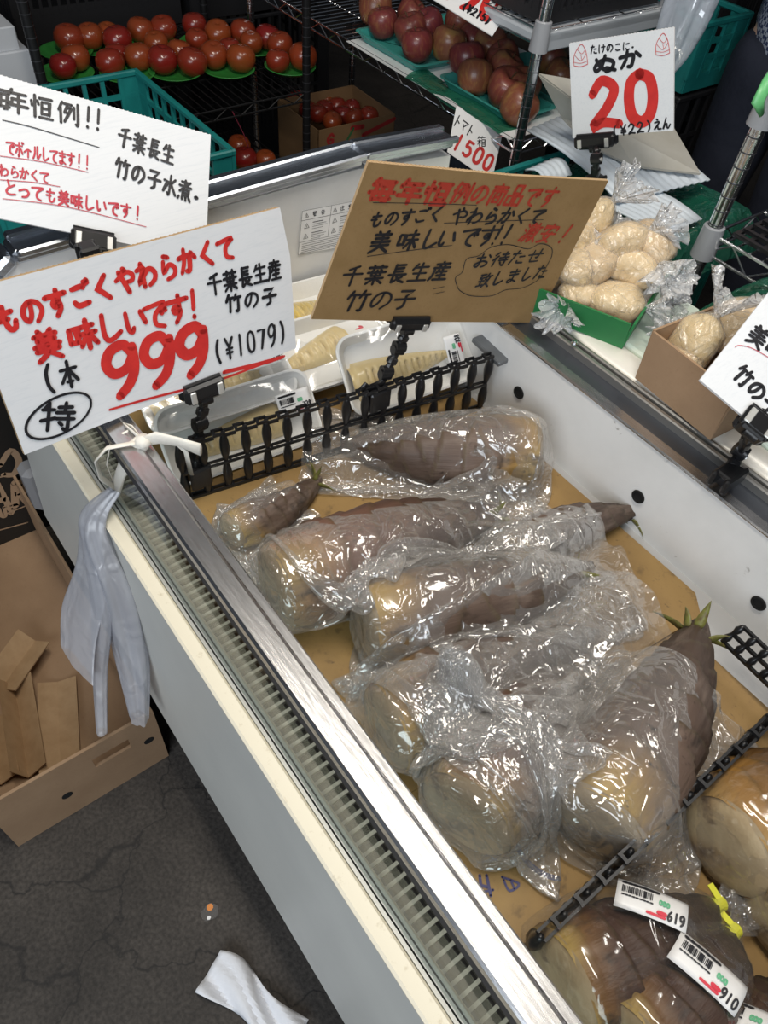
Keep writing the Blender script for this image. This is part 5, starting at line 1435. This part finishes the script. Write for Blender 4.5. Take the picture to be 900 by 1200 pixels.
apl = [(452, 24, 'front left tray, pale one at its left end'), (438, 10, 'back left tray, at its far left'), (487, 33, 'front left tray, second from its left end'), (492, 51, 'front left tray, yellowish one at the front corner'), (523, 51, 'front left tray, at its right front corner'),
       (511, 26, 'front left tray, darker one in the middle of the back row'), (548, 44, 'middle of the shelf, between the two front trays'), (533, 22, 'middle of the shelf, behind the pair between the trays'), (473, 10, 'back left tray, second from the left'),
       (550, 70, 'front right tray, pinkish one at the back of its left end'), (558, 90, 'front right tray, large round one at the front left corner'), (584, 79, 'front right tray, behind the striped one'), (589, 98, 'front right tray, striped one at the front'), (597, 117, 'front right tray, nearest the chrome post'),
       (575, 49, 'back right tray, partly under the price sign'), (600, 64, 'back right tray, just left of the chrome post'), (612, 100, 'right end of the shelf, behind the chrome post'), (650, 84, 'right end of the shelf, beside the 20 sign'), (640, 66, 'right end of the shelf, far back one under the upper shelf')]
for i, (x, y, w) in enumerate(apl):
    zc = .80; c = onz(x, y, zc); c.z = .754; rt = (R.uniform(-.5, .5), R.uniform(-.5, .5), R.uniform(0, 6)); s = R.uniform(1.03, 1.15); lab = 'red apple, ' + w
    if i == 0: ap.location = c; ap.rotation_euler = rt; ap['label'] = lab
    else: copy_tree(ap, c, rt, s, lab)
# dark goods under the apple shelf
build_b = thing('wrapped_bundle', 'dark plastic-wrapped bundle on the floor under the apple shelf', 'bundle', (-1.75, 1.6, 0))
mb = MB()
def sack(cx, cy, z0, a, b, h, seed):
    def fn(u, v):
        an = 2 * PI * u; t_ = v; r = (1 - t_ ** 4) ** .5 if t_ < 1 else 0.0
        k = 1 + .06 * math.sin(3 * an + seed) + .04 * math.sin(7 * an + 5 * v + seed)
        return (cx + a * math.copysign(abs(math.cos(an)) ** .7, math.cos(an)) * r * k, cy + b * math.copysign(abs(math.sin(an)) ** .7, math.sin(an)) * r * k, z0 + h * t_ * (1 + .03 * math.sin(5 * an)))
    return fn
mb.grid(sack(-1.78, 1.66, 0, .26, .2, .50, 1), 40, 18, closed=True); build('wrapping', mb, M('dark_grey_wrap', (.10, .12, .15), .35, bump=(14, .8, .02)), build_b, smooth=True)
# hanging clear bag and teal crate beyond the chrome rack
hg = thing('hanging_clear_bag', 'long clear plastic bag hanging at the end of the chrome rack', 'bag', (-1.0, 1.62, 1.25))
hp = [Vector((-1.06, 1.66, 1.45)), Vector((-1.05, 1.65, 1.3)), Vector((-1.045, 1.62, 1.15)), Vector((-1.04, 1.60, 1.02)), Vector((-1.035, 1.59, .955))]
build('clear_film', loft(hp, [.03, .052, .058, .05, .02], [.02, .03, .032, .03, .012], 5, .12), film('cloudy_bag', .5, .4, white=(.55, .60, .68), sc=12), hg, smooth=True)
build('hook_loop', MB().tube([(-1.06, 1.66, 1.45), (-1.12, 1.72, 1.445), (AX1, AY1, 1.44)], .002, 6), TW, hg)
crate('teal_crate', 'teal crate behind the clear hanging bag, near the standing person', -1.58, -1.19, 1.93, 2.12, .80, .965, TEAL)
crate('black_crate', 'black crate under the teal crate near the standing person', -1.58, -1.19, 1.93, 2.12, .4, .79, BLKCR)
crate('black_crate', 'bottom black crate of the stack near the standing person', -1.58, -1.19, 1.93, 2.12, .0, .39, BLKCR)
crate('black_crate', 'black lattice crate at the top right behind the teal crate', -1.75, -1.32, 2.25, 2.65, .55, .98, BLKCR, pitch=.03, rows=4)

# sheets on the covered stack behind the case
stack = crate('teal_crate', 'teal crate wrapped in green film under the white corrugated sheets', -1.10, -.72, 1.17, 1.52, .50, .80, TEAL)
crate('black_crate', 'black crate below the film-wrapped teal crate behind the case', -1.10, -.72, 1.17, 1.52, .0, .49, BLKCR)
gfm = MB()
def gfn(u, v):
    x = -1.03 + u * .38; y = 1.14 + v * .40; e = max(0, .12 - v) * 1.6 + max(0, u - .88) * 1.5
    return (x, y, .812 + .012 * math.sin(8 * u + 5 * v) * math.sin(6 * v) - e * .35)
gfm.grid(gfn, 30, 24); tag(build('green_film_sheet', gfm, GREEN_FILM, None, smooth=True, off=(-.9, 1.3, .82)), 'green plastic film draped over the crate below the white sheets', 'plastic film')
CORR = M('white_corrugated', (0.66, 0.72, 0.78), .35, var=(3, (.58, .66, .74), .4, .7))
def corrugated(label, poly, z, tilt, n=26, mat=CORR):
    P = [onz(x, y, z) for x, y in poly]   # four corners
    mb = MB(); nu_, nv_ = n * 4 + 1, 6
    def fn(u, v):
        p = (P[0].lerp(P[1], v)).lerp(P[3].lerp(P[2], v), u)
        return p + Vector((0, 0, .0014 * math.sin(u * n * 2 * PI) + tilt * u + .012 * math.sin(PI * v)))
    mb.grid(fn, nu_, nv_)
    c = sum(P, Vector()) / 4
    return tag(build('corrugated_sheet', mb, mat, None, smooth=True, off=c, solid=.003), label, 'sheet')
corrugated('upper white corrugated plastic sheet under the 20 sign', [(725, 237), (617, 153), (700, 118), (832, 211)], .845, .0, 13)
corrugated('lower white corrugated plastic sheet, right of the bran pouches', [(770, 278), (690, 240), (740, 215), (823, 257)], .826, 0, 9)
corrugated('small white corrugated piece behind the cardboard sign', [(640, 215), (615, 200), (650, 185), (670, 205)], .826, 0, 5)
GB = M('grey_board', (0.42, 0.41, 0.37), .7, var=(8, (.36, .34, .29), .4, .7))
P = [onz(x, y, z) for x, y, z in ((632, 86, .99), (668, 92, .97), (790, 150, .88), (821, 203, .862), (742, 194, .862), (690, 170, .868), (660, 138, .90))]
c = sum(P, Vector()) / len(P); mb = MB(); k = len(P)
mb.add(P + [c] + [p - Vector((0, 0, .004)) for p in P] + [c - Vector((0, 0, .004))], [(i, (i + 1) % k, k) for i in range(k)] + [(k + 1 + (i + 1) % k, k + 1 + i, 2 * k + 1) for i in range(k)] + [(i, k + 1 + i, k + 1 + (i + 1) % k, (i + 1) % k) for i in range(k)])
tag(build('grey_cardboard', mb, GB, None, off=c), 'grey bent cardboard sheet leaning behind the 20 sign onto the white sheets', 'cardboard')

# right rack
rr_ = thing('wire_rack', 'chrome and black wire rack at the right edge with black mats', 'rack', (-.3, 1.4, 0))
RX0, RX1, RY0, RY1 = -.615, .35, 1.25, 1.75
wire_shelf(rr_, RX0, RX1, RY0, RY1, .885, CHROME, True, drop=.035)
wire_shelf(rr_, RX0, RX1, RY0, RY1, .55, CHROME, True, drop=.035)
for x, y in ((RX0, RY0), (RX0, RY1), (RX1, RY0), (RX1, RY1)): post(rr_, x, y, 0, 1.13, CHROME, clips=(.87, 1.10))
def mat_grid(label, x0, x1, y0, y1, z):
    t = thing('lattice_mat', label, 'mat', ((x0 + x1) / 2, (y0 + y1) / 2, z)); 
    mb = MB(); n = int((x1 - x0) / .028)
    for i in range(n + 1): x = x0 + (x1 - x0) * i / n; mb.bx(x - .004, x + .004, y0, y1, z, z + .006)
    build('lattice_bars', mb, BLACKP, t)
    mb = MB(); n = int((y1 - y0) / .028)
    for i in range(n + 1): y = y0 + (y1 - y0) * i / n; mb.bx(x0, x1, y - .004, y + .004, z + .003, z + .010)
    build('cross_bars', mb, BLACKP, t); return t
mat_grid('black lattice mat lying on the upper shelf of the right rack', RX0 + .03, RX1 - .03, RY0 + .02, RY1 - .02, .889)
for i in range(2):
    crate('black_crate', 'black slotted crate on the lower shelf of the right rack, %s one' % ('left', 'right')[i], RX0 + .03 + i * .46, RX0 + .46 + i * .46, RY0 + .02, RY1 - .03, .555, .70, BLKCR, rows=3, pitch=.02)
crate('black_crate', 'black crate on the floor under the right rack', RX0 + .03, RX0 + .5, RY0 + .02, RY1 - .03, 0, .4, BLKCR, rows=3)
tag(build('green_strap', MB().tube([onz(893, 135, 1.13) , onz(888, 120, 1.15), onz(900, 95, 1.17), onz(925, 60, 1.18)], [.004, .010, .008, .010], 8, True, .4), M('green_tape', (.12, .42, .16), .4), None, smooth=True, off=onz(893, 135, 1.13)), 'green plastic strip looped on the chrome post top at the right edge', 'strip')
# green bag and sack behind the brown box
sk = thing('produce_sack', 'brown sack tied with green film behind the brown bran box', 'sack', (-.47, 1.17, ZB + .018))
mb = MB(); mb.grid(sack(-.36, 1.17, ZB + .018, .085, .05, .085, 2), 36, 14, closed=True); build('sack_body', mb, M('brown_sack', (.14, .095, .06), .6, bump=(30, .6, .006)), sk, smooth=True)
gp_ = MB(); cgl = [Vector((-.50, 1.11, ZB + .03)), Vector((-.46, 1.14, ZB + .08)), Vector((-.40, 1.16, ZB + .115)), Vector((-.30, 1.17, ZB + .11))]
build('green_film', loft(cgl, [.012, .022, .045, .06], [.008, .018, .03, .04], 7, .25), GREEN_FILM, sk, smooth=True)

# ------------------------------------------------------------------ the person behind the racks
pr = thing('person', 'person in a blue checked shirt and dark trousers standing behind the racks', 'person', (-.96, 2.06, 0))
def skin_body(name, verts, edges, radii, mat, sub=2):
    me = bpy.data.meshes.new(name); o3 = OFF[pr.name]
    me.from_pydata([Vector(v) - o3 for v in verts], edges, []); me.materials.append(mat)
    o = bpy.data.objects.new(name, me); COL.objects.link(o); o.parent = pr
    sk_ = o.modifiers.new('skin', 'SKIN'); sk_.use_smooth_shade = True
    for i, r in enumerate(radii):
        d_ = me.skin_vertices[0].data[i]; d_.radius = r if isinstance(r, tuple) else (r, r); d_.use_root = (i == 0)
    s_ = o.modifiers.new('sub', 'SUBSURF'); s_.levels = s_.render_levels = sub
    return o
px0, py0 = -.96, 2.06
SKINM = M('skin', (.55, .36, .27), .5)
NAVY = M('navy_trousers', (.010, .013, .026), .8, var=(5, (.016, .02, .036), .4, .7), bump=(12, .4, .01))
def chk():
    m_, nt, out = new_mat('checked_shirt'); L = nt.links.new
    p_ = N(nt, 'ShaderNodeBsdfPrincipled', Roughness=.8); tc = N(nt, 'ShaderNodeTexCoord'); ck = N(nt, 'ShaderNodeTexChecker', Scale=120.0)
    ck.inputs['Color1'].default_value = (.03, .045, .12, 1); ck.inputs['Color2'].default_value = (.36, .40, .48, 1)
    L(tc.outputs['Object'], ck.inputs['Vector']); L(ck.outputs['Color'], p_.inputs['Base Color']); L(p_.outputs[0], out.inputs[0]); return m_
CHK = chk()
V = [(0, 0, .93), (0, 0, 1.12), (0, .0, 1.30), (0, .01, 1.40), (0, .0, 1.48), (0, -.02, 1.56), (0, -.02, 1.66),
     (-.10, 0, .86), (-.11, -.01, .47), (-.11, .02, .08), (-.11, -.10, .035), (.10, 0, .86), (.11, -.01, .47), (.11, .02, .08), (.11, -.10, .035),
     (-.17, .01, 1.37), (-.245, .05, 1.13), (-.09, -.16, 1.12), (-.03, -.185, 1.13), (.17, .01, 1.37), (.245, .05, 1.13), (.10, -.17, 1.17), (.04, -.195, 1.19)]
V = [(px0 + a, py0 + b, c_) for a, b, c_ in V]
E_ = [(0, 1), (1, 2), (2, 3), (3, 4), (4, 5), (5, 6), (0, 7), (7, 8), (8, 9), (9, 10), (0, 11), (11, 12), (12, 13), (13, 14), (3, 15), (15, 16), (16, 17), (17, 18), (3, 19), (19, 20), (20, 21), (21, 22)]
Rr = [(.15, .10), (.14, .095), (.15, .10), (.10, .08), .055, (.075, .09), (.07, .085), .09, .058, .04, .038, .09, .058, .04, .038, .055, .043, .034, .03, .055, .043, .034, .03]
skin_body('body', V, E_, Rr, SKINM)
tv = [(0, 0, .96), (-.10, 0, .86), (-.11, -.01, .47), (-.11, .01, .10), (.10, 0, .86), (.11, -.01, .47), (.11, .01, .10), (0, 0, 1.02)]
skin_body('trousers', [(px0 + a, py0 + b, c_) for a, b, c_ in tv], [(0, 1), (1, 2), (2, 3), (0, 4), (4, 5), (5, 6), (0, 7)], [(.175, .125), .112, .08, .068, .112, .08, .068, (.165, .115)], NAVY)
sv = [(0, 0, .85), (0, 0, 1.12), (0, 0, 1.30), (0, .01, 1.40), (-.17, .01, 1.37), (-.245, .05, 1.13), (.17, .01, 1.37), (.245, .05, 1.13), (-.10, -.15, 1.12), (.11, -.16, 1.17)]
skin_body('shirt', [(px0 + a, py0 + b, c_) for a, b, c_ in sv], [(0, 1), (1, 2), (2, 3), (3, 4), (4, 5), (3, 6), (6, 7), (5, 8), (7, 9)], [(.20, .15), (.175, .13), (.17, .12), (.115, .095), .072, .060, .072, .060, .048, .048], CHK)
hm = MB(); hm.grid(lambda u, v: (px0 + .085 * math.cos(2 * PI * u) * math.sin(PI * v * .62) * 1.02, py0 - .005 + .105 * math.sin(2 * PI * u) * math.sin(PI * v * .62), 1.645 + .11 * math.cos(PI * v * .62)), 28, 14, closed=True)
build('hair', hm, M('black_hair', (.012, .011, .011), .5, bump=(60, .5, .004)), pr, smooth=True)
SHOEM = M('black_shoe', (.012, .012, .013), .5)
for s in (-.11, .11):
    mb = MB(); mb.grid(lambda u, v: (px0 + s + .046 * math.cos(2 * PI * u) * math.sin(PI * v) ** .6, py0 - .05 - .135 * math.cos(PI * v), max(0.0, .035 + .045 * math.sin(2 * PI * u) * math.sin(PI * v) ** .6 * (1.1 - .4 * (v < .4)))), 20, 16, closed=True)
    build('shoe', mb, SHOEM, pr, smooth=True)
# face and fingers
fy = py0 - .115
mb = MB(); mb.grid(lambda u, v: (px0 + .012 * (u - .5) * (2 - v), fy - .022 * math.sin(PI * u) * (1 - .6 * v), 1.575 + .05 * v), 7, 6); build('nose', mb, SKINM, pr, smooth=True)
for s in (-.032, .032):
    build('eye', MB().lathe([(.0001, .006), (.008, .004), (.011, 0)], 12, (px0 + s, fy + .008, 1.625), Matrix.Rotation(PI / 2, 3, 'X')), INKK, pr, smooth=True)
build('mouth', MB().tube([(px0 - .022, fy + .006, 1.555), (px0, fy - .002, 1.553), (px0 + .022, fy + .006, 1.555)], .004, 8), M('lips', (.40, .18, .15), .5), pr, smooth=True)
for s in (-1, 1):
    for k in range(4):
        b = Vector((px0 + s * .035, py0 - .19, (1.13 if s < 0 else 1.185) + (k - 1.5) * .018)); ln = (.06, .07, .066, .052)[k]
        build('finger', MB().tube([b, b + Vector((-s * ln * .5, -.006, 0)), b + Vector((-s * ln, .004, -.004))], [.009, .0085, .007], 10), SKINM, pr, smooth=True)
    b = Vector((px0 + s * .06, py0 - .185, 1.15 if s < 0 else 1.205)); build('thumb', MB().tube([b, b + Vector((-s * .015, -.018, .018)), b + Vector((-s * .03, -.022, .032))], [.011, .010, .008], 10), SKINM, pr, smooth=True)
